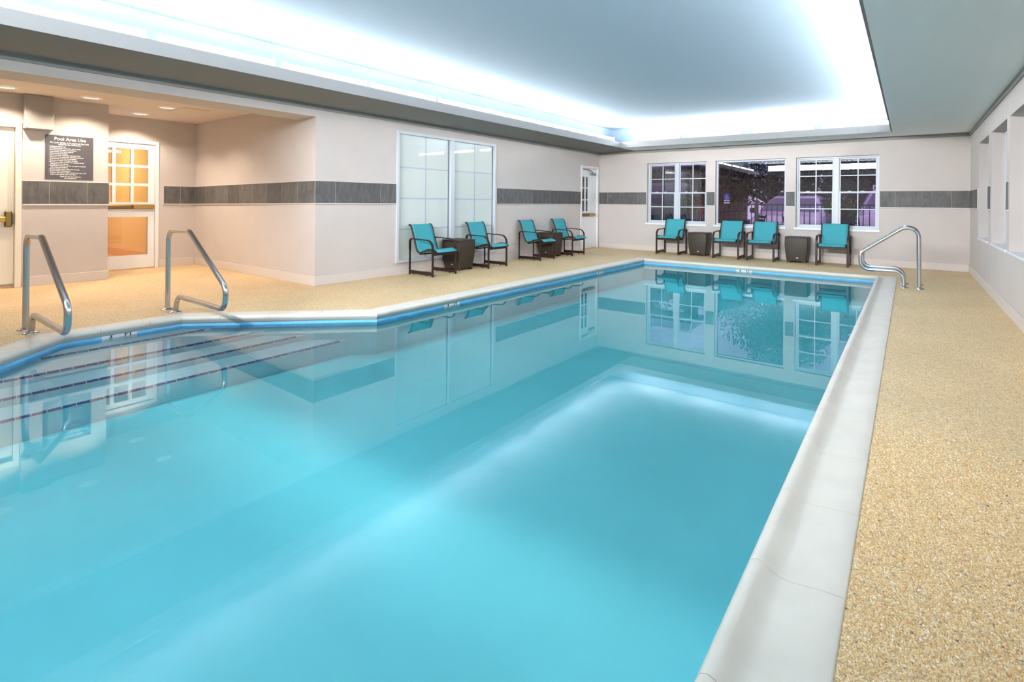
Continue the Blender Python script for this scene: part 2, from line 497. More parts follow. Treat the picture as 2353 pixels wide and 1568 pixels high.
WIN_L = (5.36, 7.80, 0.18, 2.25)
DOOR_L = (11.07, 11.96, 0.0, 2.05)
w = MB()
for a, b, z0, z1 in wall_rects(YA + .2, YB + .2, -.1, 2.6, [WIN_L, (DOOR_L[0], DOOR_L[1], -.1, DOOR_L[3])]): w.box(XL - .2, XL, a, b, z0, z1)
w.box(XL - .47, XL, YF, YA, ZB, 2.7)
wall_left = struct(w.build('wall_left', MW['wall']), 'greige plaster wall with sliding window, tile band and white door')
w = MB().box(XA - .2, XL, YA, YA + .2, -.1, 2.7)
wall_alcove_side = struct(w.build('wall_alcove_side', MW['wall']), 'greige alcove wall facing the pool steps')
FD = (2.32, 3.41, 0.0, 2.10)
w = MB()
for a, b, z0, z1 in wall_rects(YS - .3, YA, -.1, 2.7, [(FD[0], FD[1], -.1, FD[3])]): w.box(XA - .2, XA, a, b, z0, z1)
wall_alcove_end = struct(w.build('wall_alcove_end', MW['wall']), 'greige alcove wall around the glazed white door')
CD = (0.58, 1.54, 0.0, 2.115)
w = MB()
for a, b, z0, z1 in wall_rects(YF, YS - .12, -.1, 2.7, [(CD[0], CD[1], -.1, CD[3])]): w.box(XS - .2, XS, a, b, z0, z1)
w.box(XA, XS, YS - .12, YS, -.1, 2.7)
wall_sign = struct(w.build('wall_sign', MW['wall']), 'greige wall carrying the dark pool rules sign')
BW = [(-5.03, -3.63, .655, 2.10), (-3.435, -2.03, .655, 2.10), (-1.84, -.447, .655, 2.10)]
w = MB()
for a, b, z0, z1 in wall_rects(XL - .2, XR + .3, -.1, 2.6, BW): w.box(a, b, YB, YB + .2, z0, z1)
wall_back = struct(w.build('wall_back', MW['wall']), 'greige end wall with three windows onto the car park')
RW = [(9.43, 10.64, .66, 2.105), (7.79, 9.118, .66, 2.105), (6.18, 7.59, .66, 2.105), (4.55, 5.87, .66, 2.105), (2.9, 4.24, .66, 2.105)]
w = MB()
for a, b, z0, z1 in wall_rects(YF, YB, -.1, 2.6, RW): w.box(XR, XR + .24, a, b, z0, z1)
wall_right = struct(w.build('wall_right', MW['wall']), 'greige wall with deep window recesses beside the deck')
wall_front = struct(MB().box(XA - .2, XR + .3, YF - .2, YF, -.1, 2.7).build('wall_front', MW['wall']))

# ceilings
c = MB()
struct(MB().box(XL, TX0 - .02, YF, YB, ZC, ZC + .06).build('ceiling_bulkhead', MW['bulkhead']), 'lowered bulkhead along the long tiled wall, its shade painted in as dark grey')
for x0, x1, y0, y1 in ((TX1 + .02, XR, YF, YB), (TX0 - .02, TX1 + .02, TY1 + .02, YB), (TX0 - .02, TX1 + .02, YF, TY0 - .02)): c.box(x0, x1, y0, y1, ZC, ZC + .06)
soffit = struct(c.build('ceiling_soffit', MW['soffit']), 'grey lowered soffit around the lit ceiling tray')
E_ = .50
c = MB().box(TX0 - E_, TX1 + E_, TY0 - E_, TY1 + E_, ZT, ZT + .05)
c.box(TX0 - E_ - .03, TX0 - E_, TY0 - E_, TY1 + E_, ZC + .06, ZT); c.box(TX1 + E_, TX1 + E_ + .03, TY0 - E_, TY1 + E_, ZC + .06, ZT)
c.box(TX0 - E_, TX1 + E_, TY1 + E_, TY1 + E_ + .03, ZC + .06, ZT); c.box(TX0 - E_, TX1 + E_, TY0 - E_ - .03, TY0 - E_, ZC + .06, ZT)
ceiling = struct(c.build('ceiling', MW['ceil']), 'pale blue ceiling tray glowing above the pool')
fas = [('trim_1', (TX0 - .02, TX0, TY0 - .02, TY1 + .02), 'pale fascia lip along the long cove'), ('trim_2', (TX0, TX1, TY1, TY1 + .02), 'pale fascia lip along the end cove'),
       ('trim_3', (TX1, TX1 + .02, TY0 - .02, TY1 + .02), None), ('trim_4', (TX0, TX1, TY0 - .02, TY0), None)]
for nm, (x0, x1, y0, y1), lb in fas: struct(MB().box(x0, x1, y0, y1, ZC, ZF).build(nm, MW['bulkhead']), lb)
cr = [('trim_5', (XL, XL + .02, YF, YB)), ('trim_6', (XL + .02, XR - .02, YB - .02, YB)), ('trim_7', (XR - .02, XR, YF, YB))]
for nm, (x0, x1, y0, y1) in cr: struct(MB().box(x0, x1, y0, y1, ZC - .065, ZC).build(nm, MW['crown']), 'grey crown strip where wall meets soffit')
CANS = [(-8.60, 2.14), (-8.64, 1.32), (-9.57, 2.99), (-8.59, 3.02), (-8.6, -.6)]
ca = MB()
for a, b, q0, q1 in wall_rects(XA - .2, XL - .47, YF, YA + .1, [(x - .083, x + .083, y - .083, y + .083) for x, y in CANS]): ca.box(a, b, q0, q1, ZA, ZA + .06)
alc = struct(ca.build('ceiling_alcove', MW['alcceil']), 'warm lit ceiling over the entry alcove')
ap = MB().box(-8.95, -8.35, 3.15, 3.5, ZA - .008, ZA, .002).build('access_panel', MW['alcceil'], alc)

# baseboards
def baseb(nm, boxes):
    b = MB()
    for q in boxes: b.box(*q, .003)
    struct(b.build(nm, MW['base']))
bh, bt = .128, .012
baseb('baseboard_left', [(XL, XL + bt, YA - bt, WIN_L[0] + 3.0 + 2.65, .0, bh)])
baseb('baseboard_back', [(XL + bt, XR - bt, YB - bt, YB, 0, bh)])
baseb('baseboard_right', [(XR - bt, XR, YF, YB - bt, 0, bh)])
baseb('baseboard_alcove_side', [(XA + bt, XL, YA - bt, YA, 0, bh)])
baseb('baseboard_alcove_end', [(XA, XA + bt, FD[1] + .01, YA - bt, 0, bh)])
baseb('baseboard_sign', [(XS, XS + bt, CD[1] + .01, YS + bt, 0, bh)])

# slate tile band (each tile a piece of its wall) with white ceramic strips
ZT0, ZT1 = 1.112, 1.407
def tile_band(parent, axis, plane, sgn, joints, close0=False, close1=False, dz=(0, 0)):
    g, t = .003, .010
    def bx(mb, a, b, z0, z1, d0, d1, c=0):
        p0, p1 = sorted((plane + sgn * d0, plane + sgn * d1))
        if axis == 'x': mb.box(p0, p1, a, b, z0, z1, c)
        else: mb.box(a, b, p0, p1, z0, z1, c)
        return mb
    ua, ub = joints[0], joints[-1]
    def fall(mb):
        k = 0 if axis == 'y' else 1
        mb.v = [(p[0], p[1], p[2] + dz[0] + (dz[1] - dz[0]) * (p[k] - ua) / (ub - ua)) for p in mb.v]
        return mb
    for a, b in zip(joints[:-1], joints[1:]): fall(bx(MB(), a + g, b - g, ZT0, ZT1, 0, t, .0015)).build('wall_tile', MW['slate'], parent)
    fall(bx(MB(), joints[0], joints[-1], ZT0 - .001, ZT1 + .001, 0, .0085)).build('tile_grout', MW['tilegrout'], parent)
    s = MB(); bx(s, joints[0] - (.014 if close0 else 0), joints[-1] + (.014 if close1 else 0), ZT0 - .017, ZT0 - .001, 0, .017, .003)
    bx(s, joints[0], joints[-1], ZT1 + .001, ZT1 + .012, 0, .012, .003)
    if close0: bx(s, joints[0] - .014, joints[0] - .001, ZT0 - .001, ZT1 + .012, 0, .012, .003)
    if close1: bx(s, joints[-1] + .001, joints[-1] + .014, ZT0 - .001, ZT1 + .012, 0, .012, .003)
    fall(s).build('tile_trim', MW['pencil'], parent)
tile_band(wall_left, 'x', XL, 1, [YA - .01, 4.282, 5.059, 5.36])
tile_band(wall_left, 'x', XL, 1, [7.835, 8.052, 8.291, 9.047, 9.375, 9.719, 10.47, 10.809, 11.06], close0=True)
tile_band(wall_alcove_side, 'y', YA, -1, [XA + .01, -9.63, -9.22, -8.81, -8.40, -7.98, -7.57, -7.16, -6.74, XL], dz=(-.045, 0))
tile_band(wall_alcove_end, 'x', XA, 1, [3.482, 3.734, YA - .01], close0=True, dz=(-.045, -.045))
tile_band(wall_sign, 'x', XS, 1, [1.548, 1.812, 2.212, YS + .01], dz=(-.045, -.045))
tile_band(wall_back, 'y', YB, -1, [XL + .01, -6.08, -5.284, -5.045], close1=True)
tile_band(wall_back, 'y', YB, -1, [-3.622, -3.448])
tile_band(wall_back, 'y', YB, -1, [-2.021, -1.861])
tile_band(wall_back, 'y', YB, -1, [-.435, -.204, .595, XR - .01])
tile_band(wall_right, 'x', XR, -1, [10.70, 11.10, 11.55, YB - .01], close0=True)
tile_band(wall_right, 'x', XR, -1, [9.14, 9.41])
tile_band(wall_right, 'x', XR, -1, [7.61, 7.77])
tile_band(wall_right, 'x', XR, -1, [5.89, 6.16])

# ---------------------------------------------------------------- windows
def frame_rect(mb, axis, p0, p1, a, b, z0, z1, wd, bot=None, c=.003):
    bot = wd if bot is None else bot
    def bx(a0, a1, y0, y1):
        if axis == 'x': mb.box(p0, p1, a0, a1, y0, y1, c)
        else: mb.box(a0, a1, p0, p1, y0, y1, c)
    bx(a, a + wd, z0, z1); bx(b - wd, b, z0, z1); bx(a + wd, b - wd, z1 - wd, z1); bx(a + wd, b - wd, z0, z0 + bot)
    return mb
def bar(axis, p0, p1, a0, a1, z0, z1, c=.002):
    return MB().box(p0, p1, a0, a1, z0, z1, c) if axis == 'x' else MB().box(a0, a1, p0, p1, z0, z1, c)

# obscured sliding window on the long wall
w1 = struct(empty('window_1', (XL, 6.58, .18)), 'tall obscured double sliding window behind the teal chairs')
def at(o, par):      # parent while keeping world-space mesh coordinates
    o.parent = par
    o.location = -Vector(par.location) if par.rotation_euler.z == 0 else o.location
    return o
a0, a1, z0, z1 = WIN_L; mid = 6.60
fr = frame_rect(MB(), 'x', XL - .06, XL + .022, a0, a1, z0, z1, .05)
fr.box(XL - .06, XL + .022, mid - .045, mid + .045, z0 + .05, z1 - .05, .003)
at(fr.build('window_frame', MW['vinyl']), w1)
for p, q in ((a0 + .05, mid - .045), (mid + .045, a1 - .05)):
    at(bar('x', XL - .042, XL - .034, p, q, z0 + .05, z1 - .05, 0).build('pane', MW['frost']), w1)
    at(bar('x', XL - .034, XL - .026, q - .022, q, z0 + .05, z1 - .05).build('track', MW['track']), w1)
    cmid = (p + q) / 2 + .03
    mm = mat('film_covered_muntin', srgb(172, 186, 200), .4) if 'mun' not in MW else MW['mun']; MW['mun'] = mm
    at(bar('x', XL - .0345, XL - .0325, cmid - .010, cmid + .010, z0 + .05, z1 - .05, 0).build('muntin', mm), w1)
    for zz in (.70, 1.19, 1.68): at(bar('x', XL - .0348, XL - .0320, p, q - .022, zz - .011, zz + .011, 0).build('muntin', mm), w1)

def dh_window(nm, x0, x1, z0, z1, label, single=False):
    y = YB + .085
    o = struct(empty(nm, (x0, YB, z0)), label)
    if single:
        at(frame_rect(MB(), 'y', y, y + .07, x0, x1, z0 + .02, z1, .035).build('window_frame', MW['vinyl']), o)
        at(bar('y', y + .03, y + .036, x0 + .03, x1 - .03, z0 + .045, z1 - .03, 0).build('pane', MW['glass']), o)
    else:
        m = (x0 + x1) / 2
        f = frame_rect(MB(), 'y', y, y + .07, x0, x1, z0 + .02, z1, .032)
        f.box(m - .045, m + .045, y, y + .07, z0 + .05, z1 - .03, .004)
        at(f.build('window_frame', MW['vinyl']), o)
        for p, q in ((x0 + .032, m - .045), (m + .045, x1 - .032)):
            zm = z0 + .735
            for s, (b0, b1, yy) in enumerate(((zm - .02, z1 - .032, y + .034), (z0 + .052, zm + .02, y + .008))):
                at(frame_rect(MB(), 'y', yy, yy + .026, p, q, b0, b1, .03 if s else .026, .034).build('sash', MW['vinyl']), o)
                at(bar('y', yy + .011, yy + .015, p + .02, q - .02, b0 + .02, b1 - .02, 0).build('pane', MW['glass']), o)
                cx, cz = (p + q) / 2, (b0 + b1) / 2 + .004
                at(bar('y', yy + .003, yy + .022, cx - .010, cx + .010, b0 + .03, b1 - .026).build('muntin', MW['vinyl']), o)
                at(bar('y', yy + .004, yy + .021, p + .026, q - .026, cz - .010, cz + .010).build('muntin', MW['vinyl']), o)
            for k in (.28, .62): at(MB().box(p + (q - p) * k - .03, p + (q - p) * k + .03, y - .002, y + .02, zm + .02, zm + .033, .004).build('sash_lock', MW['vinyl']), o)
    s = MB().box(x0 - .035, x1 + .012, YB - .022, y + .01, z0 - .02, z0 + .022, .004)
    at(s.build('window_sill', MW['white']), o)
    return o
dh_window('window_2', *BW[0], 'white paired sash window beside the far corner door')
dh_window('window_3', *BW[1], 'single undivided window behind the two adjacent teal chairs', True)
dh_window('window_4', *BW[2], 'white paired sash window behind the lone teal chair')
for i, (y0, y1, z0, z1) in enumerate(RW):
    o = struct(empty('window_%d' % (5 + i), (XR, y0, z0)), 'recessed window of the wall beside the deck')
    xx = XR + .125
    f = frame_rect(MB(), 'x', xx, xx + .06, y0, y1, z0 + .012, z1, .045)
    f.box(xx, xx + .06, (y0 + y1) / 2 - .04, (y0 + y1) / 2 + .04, z0 + .05, z1 - .04, .003)
    at(f.build('window_frame', MW['vinyl']), o)
    for p, q in ((y0 + .045, (y0 + y1) / 2 - .04), ((y0 + y1) / 2 + .04, y1 - .045)):
        at(bar('x', xx + .03, xx + .035, p, q, z0 + .05, z1 - .04, 0).build('pane', MW['glass']), o)
        at(bar('x', xx + .018, xx + .045, p, q, (z0 + z1) / 2 - .02, (z0 + z1) / 2 + .02).build('meeting_rail', MW['vinyl']), o)
    at(MB().box(XR - .015, xx + .01, y0 - .012, y1 + .012, z0 - .012, z0 + .014, .004).build('window_sill', MW['white']), o)

# ---------------------------------------------------------------- doors
def panic_bar(par, x, y0, y1, z, out=1, m='brass'):
    b = MB().box(x, x + .03, y0, y1, z - .035, z + .035, .006)
    at(b.build('panic_bar', MW['brassdark']), par)
    at(MB().box(x + .03, x + .055, y1 - .30, y1, z - .032, z + .032, .008).build('latch_housing', MW[m]), par)
    at(MB().box(x + .028, x + .05, y0, y1 - .31, z - .026, z + .026, .01).build('push_bar', MW['brassdark']), par)

# glazed white door of the alcove
d = struct(empty('door_1', (XA, FD[1], 0)), 'white glazed door with brass bar onto the orange corridor')
f = MB(); f.box(XA - .12, XA + .018, FD[0], FD[0] + .055, 0, FD[3], .004); f.box(XA - .12, XA + .018, FD[1] - .055, FD[1], 0, FD[3], .004)
f.box(XA - .12, XA + .018, FD[0] + .055, FD[1] - .055, FD[3] - .055, FD[3], .004)
at(f.build('door_frame', MW['white']), d)
x0, x1 = XA - .045, XA + .0
yl, yh, zl, zh = FD[0] + .06, FD[1] - .06, .02, 2.04
cols = [2.54, 2.765, 2.812, 3.011, 3.054, 3.255]; cols = [2.525, 2.765, 2.812, 3.011, 3.054, 3.255]
rows = [1.087, 1.354, 1.398, 1.654, 1.698, 1.955]
leaf = MB()
leaf.box(x0, x1, yl, cols[0], zl, zh); leaf.box(x0, x1, cols[5], yh, zl, zh)
leaf.box(x0, x1, cols[0], cols[5], rows[5], zh); leaf.box(x0, x1, cols[0], cols[5], .852, rows[0]); leaf.box(x0, x1, cols[0], cols[5], zl, .23)
leaf.box(x0, x1, cols[1], cols[2], rows[0], rows[5]); leaf.box(x0, x1, cols[3], cols[4], rows[0], rows[5])
for a, b in ((0, 1), (2, 3), (4, 5)):
    leaf.box(x0, x1, cols[a], cols[b], rows[1], rows[2]); leaf.box(x0, x1, cols[a], cols[b], rows[3], rows[4])
at(leaf.build('door_leaf', MW['white']), d)
for a, b in ((0, 1), (2, 3), (4, 5)):
    for p, q in ((0, 1), (2, 3), (4, 5)): at(bar('x', XA - .026, XA - .022, cols[a], cols[b], rows[p], rows[q], 0).build('pane', MW['glass']), d)
at(bar('x', XA - .026, XA - .022, cols[0], cols[5], .23, .852, 0).build('pane', MW['glass']), d)
panic_bar(d, XA + .001, yl + .02, 3.335, 1.017)

# cream steel door beside the sign
d = struct(empty('door_2', (XS, CD[1], 0)), 'cream steel door with brass crash bar at the picture edge')
f = MB(); f.box(XS - .14, XS + .018, CD[0], CD[0] + .06, 0, CD[3], .004); f.box(XS - .14, XS + .018, CD[1] - .06, CD[1], 0, CD[3], .004)
f.box(XS - .14, XS + .018, CD[0] + .06, CD[1] - .06, CD[3] - .075, CD[3], .004)
at(f.build('door_frame', MW['cream']), d)
at(MB().box(XS - .075, XS - .03, CD[0] + .063, CD[1] - .063, .03, CD[3] - .078, .003).build('door_leaf', MW['cream']), d)
at(MB().box(XS - .03, XS + .012, 1.385, 1.455, .775, .98, .012).build('latch_case', MW['brassdark']), d)
at(MB().box(XS - .01, XS + .03, .70, 1.40, .838, .908, .012).build('crash_bar', MW['brass']), d)
at(MB().box(XS - .03, XS + .01, .66, .72, .79, .96, .012).build('hinge_case', MW['brassdark']), d)
at(MB().box(XS - .03, XS - .012, 1.462, 1.474, .81, .95, .003).build('strike', MW['closer']), d)
at(MB().box(XS - .032, XS - .02, CD[0] + .07, CD[1] - .07, .032, .055, .003).build('kick_strip', MW['closer']), d)

# white door by the far corner
d = struct(empty('door_3', (XL, DOOR_L[0], 0)), 'white door with six small panes by the far corner')
f = MB(); f.box(XL - .1, XL + .016, DOOR_L[0], DOOR_L[0] + .06, 0, DOOR_L[3], .004); f.box(XL - .1, XL + .016, DOOR_L[1] - .06, DOOR_L[1], 0, DOOR_L[3], .004)
f.box(XL - .1, XL + .016, DOOR_L[0] + .06, DOOR_L[1] - .06, DOOR_L[3] - .06, DOOR_L[3], .004)
at(f.build('door_frame', MW['white']), d)
x0, x1 = XL - .055, XL - .012
cy = [11.17, 11.215, 11.30, 11.355, 11.45]
cy = [11.165, 11.305, 11.345, 11.475]; rz = [.93, 1.20, 1.225, 1.495, 1.52, 1.78]
leaf = MB(); leaf.box(x0, x1, DOOR_L[0] + .063, cy[0], .02, 1.985); leaf.box(x0, x1, cy[3], DOOR_L[1] - .063, .02, 1.985)
leaf.box(x0, x1, cy[0], cy[3], .02, rz[0]); leaf.box(x0, x1, cy[0], cy[3], rz[5], 1.985); leaf.box(x0, x1, cy[1], cy[2], rz[0], rz[5])
for a, b in ((0, 1), (2, 3)):
    leaf.box(x0, x1, cy[a], cy[b], rz[1], rz[2]); leaf.box(x0, x1, cy[a], cy[b], rz[3], rz[4])
    for p, q in ((0, 1), (2, 3), (4, 5)): at(bar('x', XL - .036, XL - .032, cy[a], cy[b], rz[p], rz[q], 0).build('pane', MW['glass']), d)
at(leaf.build('door_leaf', MW['white']), d)
panic_bar(d, XL - .012, 11.15, 11.76, .845)
k = MB().box(XL - .012, XL + .045, 11.52, 11.78, 1.83, 1.885, .008)
at(k.build('door_closer', MW['closer']), d)
at(MB().tube([(XL + .03, 11.62, 1.89), (XL + .05, 11.50, 1.93), (XL + .02, 11.30, 1.965)], .011, 8).build('closer_arm', MW['closer']), d)
at(MB().box(XL - .012, XL + .018, 11.2, 11.5, 1.95, 1.972, .004).build('closer_track', MW['closer']), d)

# ---------------------------------------------------------------- corridor behind the glazed door
struct(MB().box(-14.2, XA - .2, 1.2, 3.7, -.1, .0).build('floor_corridor', MW['corrcarpet']))
struct(MB().box(-14.2, XA - .2, 3.62, 3.75, 0, 2.6).build('wall_corridor_side', MW['orangewall']))
struct(MB().box(-14.2, -14.1, 1.0, 3.62, 0, 2.6).build('wall_corridor_end', MW['orangewall']))
struct(MB().box(-14.1, XA - .2, 1.0, 1.1, 0, 2.6).build('wall_corridor_near', MW['orangewall']))
struct(MB().box(-14.1, XA - .2, 3.60, 3.62, 0, .15, .004).build('baseboard_corridor', MW['orangebase']))
struct(MB().box(-14.2, XA - .2, 1.0, 3.75, 2.55, 2.62).build('ceiling_corridor', MW['alcceil']))
o = MB().lathe([(0, -.05), (.14, -.045), (.19, -.01), (.19, 0)], (-12.2, 2.5, 2.55)).build('corridor_lamp', emit('corridor_lamp_glow', (1, .94, .76, 1), 68))
tag(o, 'round warm ceiling lamp in the orange corridor behind the glazed door', 'lamp')
# room behind the far corner door side: open air, see the exterior below

# ---------------------------------------------------------------- swimming pool
pool = empty('swimming_pool', (0, 0, 0))
tag(pool, 'turquoise indoor swimming pool with white coping and a stepped bay', 'pool')
PR = [(0, -.06), (0, .003), (.006, .006), (.05, .004), (.10, -.002), (.150, -.009), (.180, -.006), (.205, .008), (.222, .020), (.240, .024), (.256, .017), (.265, .002), (.264, -.012), (.258, -.022), (.251, -.027), (.250, -.046), (.12, -.06)]
def cop_pt(i, s, d):      # point at distance s along outer edge i, inset d, with mitred ends
    a, b, dr, n, L = edge(i)
    m0 = mitre(i).dot(dr); m1 = mitre((i + 1) % NV).dot(dr)
    lo = m0 * d; hi = L + m1 * d
    p = a + dr * min(max(s, lo), hi) + n * d
    return p
def coping(i, cuts):
    for s0, s1 in zip(cuts[:-1], cuts[1:]):
        g = .0016; secs = []
        L = edge(i)[4]
        e0 = -9 if s0 <= 1e-6 else s0 + g; e1 = 99 if s1 >= L - 1e-6 else s1 - g
        A = [(*cop_pt(i, e0, d), z) for d, z in PR]; B = [(*cop_pt(i, e1, d), z) for d, z in PR]
        MB().loft([A, B]).build('coping_stone', MW['coping'], pool)
def cuts(L, first, pitch):
    c_ = [0.0]; s = first
    while s < L - .12: c_.append(s); s += pitch
    return c_ + [L]
coping(0, cuts(edge(0)[4], 1.799 + 2.4 - 8 * .514, .514))
coping(1, cuts(edge(1)[4], .52, .548)); coping(2, cuts(edge(2)[4], .45, .53)); coping(3, cuts(edge(3)[4], .46, .456))
coping(4, cuts(edge(4)[4], .37, .37)); coping(5, cuts(edge(5)[4], .46, .456)); coping(6, cuts(edge(6)[4], .5, .55)); coping(7, cuts(edge(7)[4], .5, .55))
# joints filled with grout just below the stones
g = MB()
for i in range(NV):
    A = [(*cop_pt(i, -9, d), z - .0035) for d, z in PR if d < .262]; B = [(*cop_pt(i, 99, d), z - .0035) for d, z in PR if d < .262]
    g.loft([A, B])
g.build('coping_grout', MW['grout'], pool)
DB = .243
ib = inset(DB)
b = MB()
n = len(ib)
b.add([(x, y, -.046) for x, y in ib] + [(x, y, ZP) for x, y in ib], [(i, (i + 1) % n, n + (i + 1) % n, n + i) for i in range(n)])
b.add([(x, y, ZP) for x, y in ib], [tuple(range(n))])
b.build('basin', MW['basin'], pool)
# waterline tiles
MARK = {2: [(10.32 - 8.32, '4 FT'), (10.32 - 4.612, '4 FT')], 1: [(2.098, '4 FT')], 4: [(2.2 - 1.73, '3 FT')]}
def waterline(i, pitch=.131):
    a, bb, dr, nn, L = edge(i)
    lo = mitre(i).dot(dr) * DB; hi = L + mitre((i + 1) % NV).dot(dr) * DB
    rot = math.atan2(dr.y, dr.x)
    marks = MARK.get(i, [])
    spans = []; s = lo
    stops = sorted([(m[0], m[0] + 2 * pitch, m[1]) for m in marks])
    for m0, m1, tx in stops + [(hi, None, None)]:
        k = max(1, round((m0 - s) / pitch)); w_ = (m0 - s) / k
        spans += [(s + w_ * q, s + w_ * (q + 1), None) for q in range(k)]
        if m1 is not None:
            spans += [(m0, m0 + pitch, ('a', tx)), (m0 + pitch, m1, ('b', tx))]; s = m1
    for s0, s1, mk in spans:
        p0 = a + dr * (s0 + .0013) + nn * DB; p1 = a + dr * (s1 - .0013) + nn * DB
        mb = MB(); q0 = p0 + nn * .005; q1 = p1 + nn * .005
        p0 = p0 - nn * .004; p1 = p1 - nn * .004
        mb.prism([p0, p1, q1, q0], -.118, -.0475)
        o = mb.build('depth_marker_tile' if mk else 'waterline_tile', MW['markertile'] if mk else MW['bluetile'], pool)
        if mk:
            mid_ = (q0 + q1) / 2 + nn * .0008
            # seen from the pool the edge runs right to left
            word = mk[1].split()[1] if mk[0] == 'a' else mk[1].split()[0]
            x_ax = -dr
            Mx = Matrix(((x_ax.x, 0, nn.x), (x_ax.y, 0, nn.y), (0, 1, 0))).to_4x4()
            text('depth_number', word, .040, (mid_.x, mid_.y, -.0505 - .0245), Mx, MW['blackprint'], o, bold=.0012, sx=1.5)
for i in range(NV): waterline(i)
g = MB()
for i in range(NV):
    a, b, dr, nn, L = edge(i)
    P4 = [cop_pt(i, -9, DB - .004), cop_pt(i, 99, DB - .004), cop_pt(i, 99, DB + .0038), cop_pt(i, -9, DB + .0038)]
    g.prism(P4, -.1185, -.046)
g.build('waterline_grout', MW['pencil'], pool)
text('coping_lettering', '4 FT', .06, (-2.36, 10.20, .0045), FACE_UP, MW['blackprint'], pool, bold=.001, sx=1.4)
# steps in the bay
SX = [(-5.38, -.103), (-5.03, -.135), (-4.76, -.187), (-4.47, -.242)]
wallx = -5.81 + DB
yhi = lambda x: min(x + 3.49 + 4.52 - DB * 1.414, 2.2 - .1)
def hi_(x): return x + (3.49 + 4.52) - DB * math.sqrt(2)
def lo_(x): return -x - (.19 + 4.52) + DB * math.sqrt(2)
prev = wallx
for k, (x, z) in enumerate(SX):
    st = MB().prism([(prev, lo_(prev)), (x, lo_(x)), (x, hi_(x)), (prev, hi_(prev))], ZP, z).build('step', MW['step'], pool)
    y = lo_(x) + .03 if k else lo_(x) + .02; y_end = hi_(x) - (.10 if k else .06)
    nt_ = max(1, round((y_end - y) / .0755)); wd = (y_end - y) / nt_
    proto = None
    for q in range(nt_):
        if proto is None:
            proto = MB().box(-.022, .002, .002, wd - .002, -.0105, .0015, .0015).build('nosing_tile', MW['navytile'], st); t_ = proto
        else:
            t_ = proto.copy(); COL.objects.link(t_)
        t_.location = (x, y + q * wd, z)
    prev = x
# return fitting on the diagonal wall
rf = Vector((-5.145, 2.63, -.10))
o = MB().cyl(rf - Vector((.012, -.012, 0)), rf + Vector((.008, -.008, 0)), .035, .030, 20).build('return_fitting', MW['markertile'], pool)
# water
wi = inset(DB - .003)
water = MB().prism(wi, ZP - .02, ZW).build('pool_water', MW['water'])
tag(water, 'still clear turquoise water filling the pool, mirroring the room', 'water', kind='stuff')

# near pebbles, bedded in the deck
def pebbles():
    rng = np.random.default_rng(3)
    px, py = [], []
    p = .0055; y = .88
    while y < 3.5:
        x = -.132
        keep = 1.0 if y < 2.3 else max(0.0, 1 - (y - 2.3) / 1.2)
        n_ = int((XR - .012 - x) / p)
        xs = x + (np.arange(n_) + rng.uniform(0, 1)) * p
        # only what the frame can show
        sel = rng.uniform(size=n_) < keep * .97
        sel &= xs < 0.30 * y + .28
        px.append(xs[sel] + rng.normal(0, .0011, sel.sum())); py.append(y + rng.normal(0, .0011, sel.sum()))
        y += p * .9
    px = np.concatenate(px); py = np.concatenate(py); k = len(px)
    t = (1 + 5 ** .5) / 2
    base = np.array([(-1, t, 0), (1, t, 0), (-1, -t, 0), (1, -t, 0), (0, -1, t), (0, 1, t), (0, -1, -t), (0, 1, -t), (t, 0, -1), (t, 0, 1), (-t, 0, -1), (-t, 0, 1)]) / math.sqrt(1 + t * t)
    fac = np.array([(0, 11, 5), (0, 5, 1), (0, 1, 7), (0, 7, 10), (0, 10, 11), (1, 5, 9), (5, 11, 4), (11, 10, 2), (10, 7, 6), (7, 1, 8), (3, 9, 4), (3, 4, 2), (3, 2, 6), (3, 6, 8), (3, 8, 9), (4, 9, 5), (2, 4, 11), (6, 2, 10), (8, 6, 7), (9, 8, 1)])
    s = np.clip(rng.lognormal(0, .28, k), .55, 1.9) * .0032
    sc = np.stack([s * rng.uniform(.85, 1.35, k), s * rng.uniform(.7, 1.05, k), s * rng.uniform(.6, .9, k)], 1)
    an = rng.uniform(0, PI, k); ca, sa = np.cos(an), np.sin(an)
    v = base[None] * sc[:, None] * rng.uniform(.88, 1.1, (k, 12, 1))
    vx = v[..., 0] * ca[:, None] - v[..., 1] * sa[:, None] + px[:, None]
    vy = v[..., 0] * sa[:, None] + v[..., 1] * ca[:, None] + py[:, None]
    vz = v[..., 2] + rng.uniform(-.0010, .0008, k)[:, None]
    co = np.stack([vx, vy, vz], -1).reshape(-1).astype(np.float32)
    fi = (fac[None] + (np.arange(k) * 12)[:, None, None]).reshape(-1).astype(np.int32)
    me = bpy.data.meshes.new('pebbles')
    me.vertices.add(k * 12); me.vertices.foreach_set('co', co)
    me.loops.add(k * 60); me.loops.foreach_set('vertex_index', fi)
    me.polygons.add(k * 20); me.polygons.foreach_set('loop_start', np.arange(0, k * 60, 3, dtype=np.int32))
    try: me.polygons.foreach_set('loop_total', np.full(k * 20, 3, np.int32))
    except Exception: pass
    me.polygons.foreach_set('use_smooth', np.ones(k * 20, bool))
    me.update(calc_edges=True); me.validate()
    me.materials.append(MW['pebble'])
    o = bpy.data.objects.new('pebbles', me); COL.objects.link(o); o.parent = floor
    o['kind'] = 'stuff'
    print('pebbles', k)
pebbles()

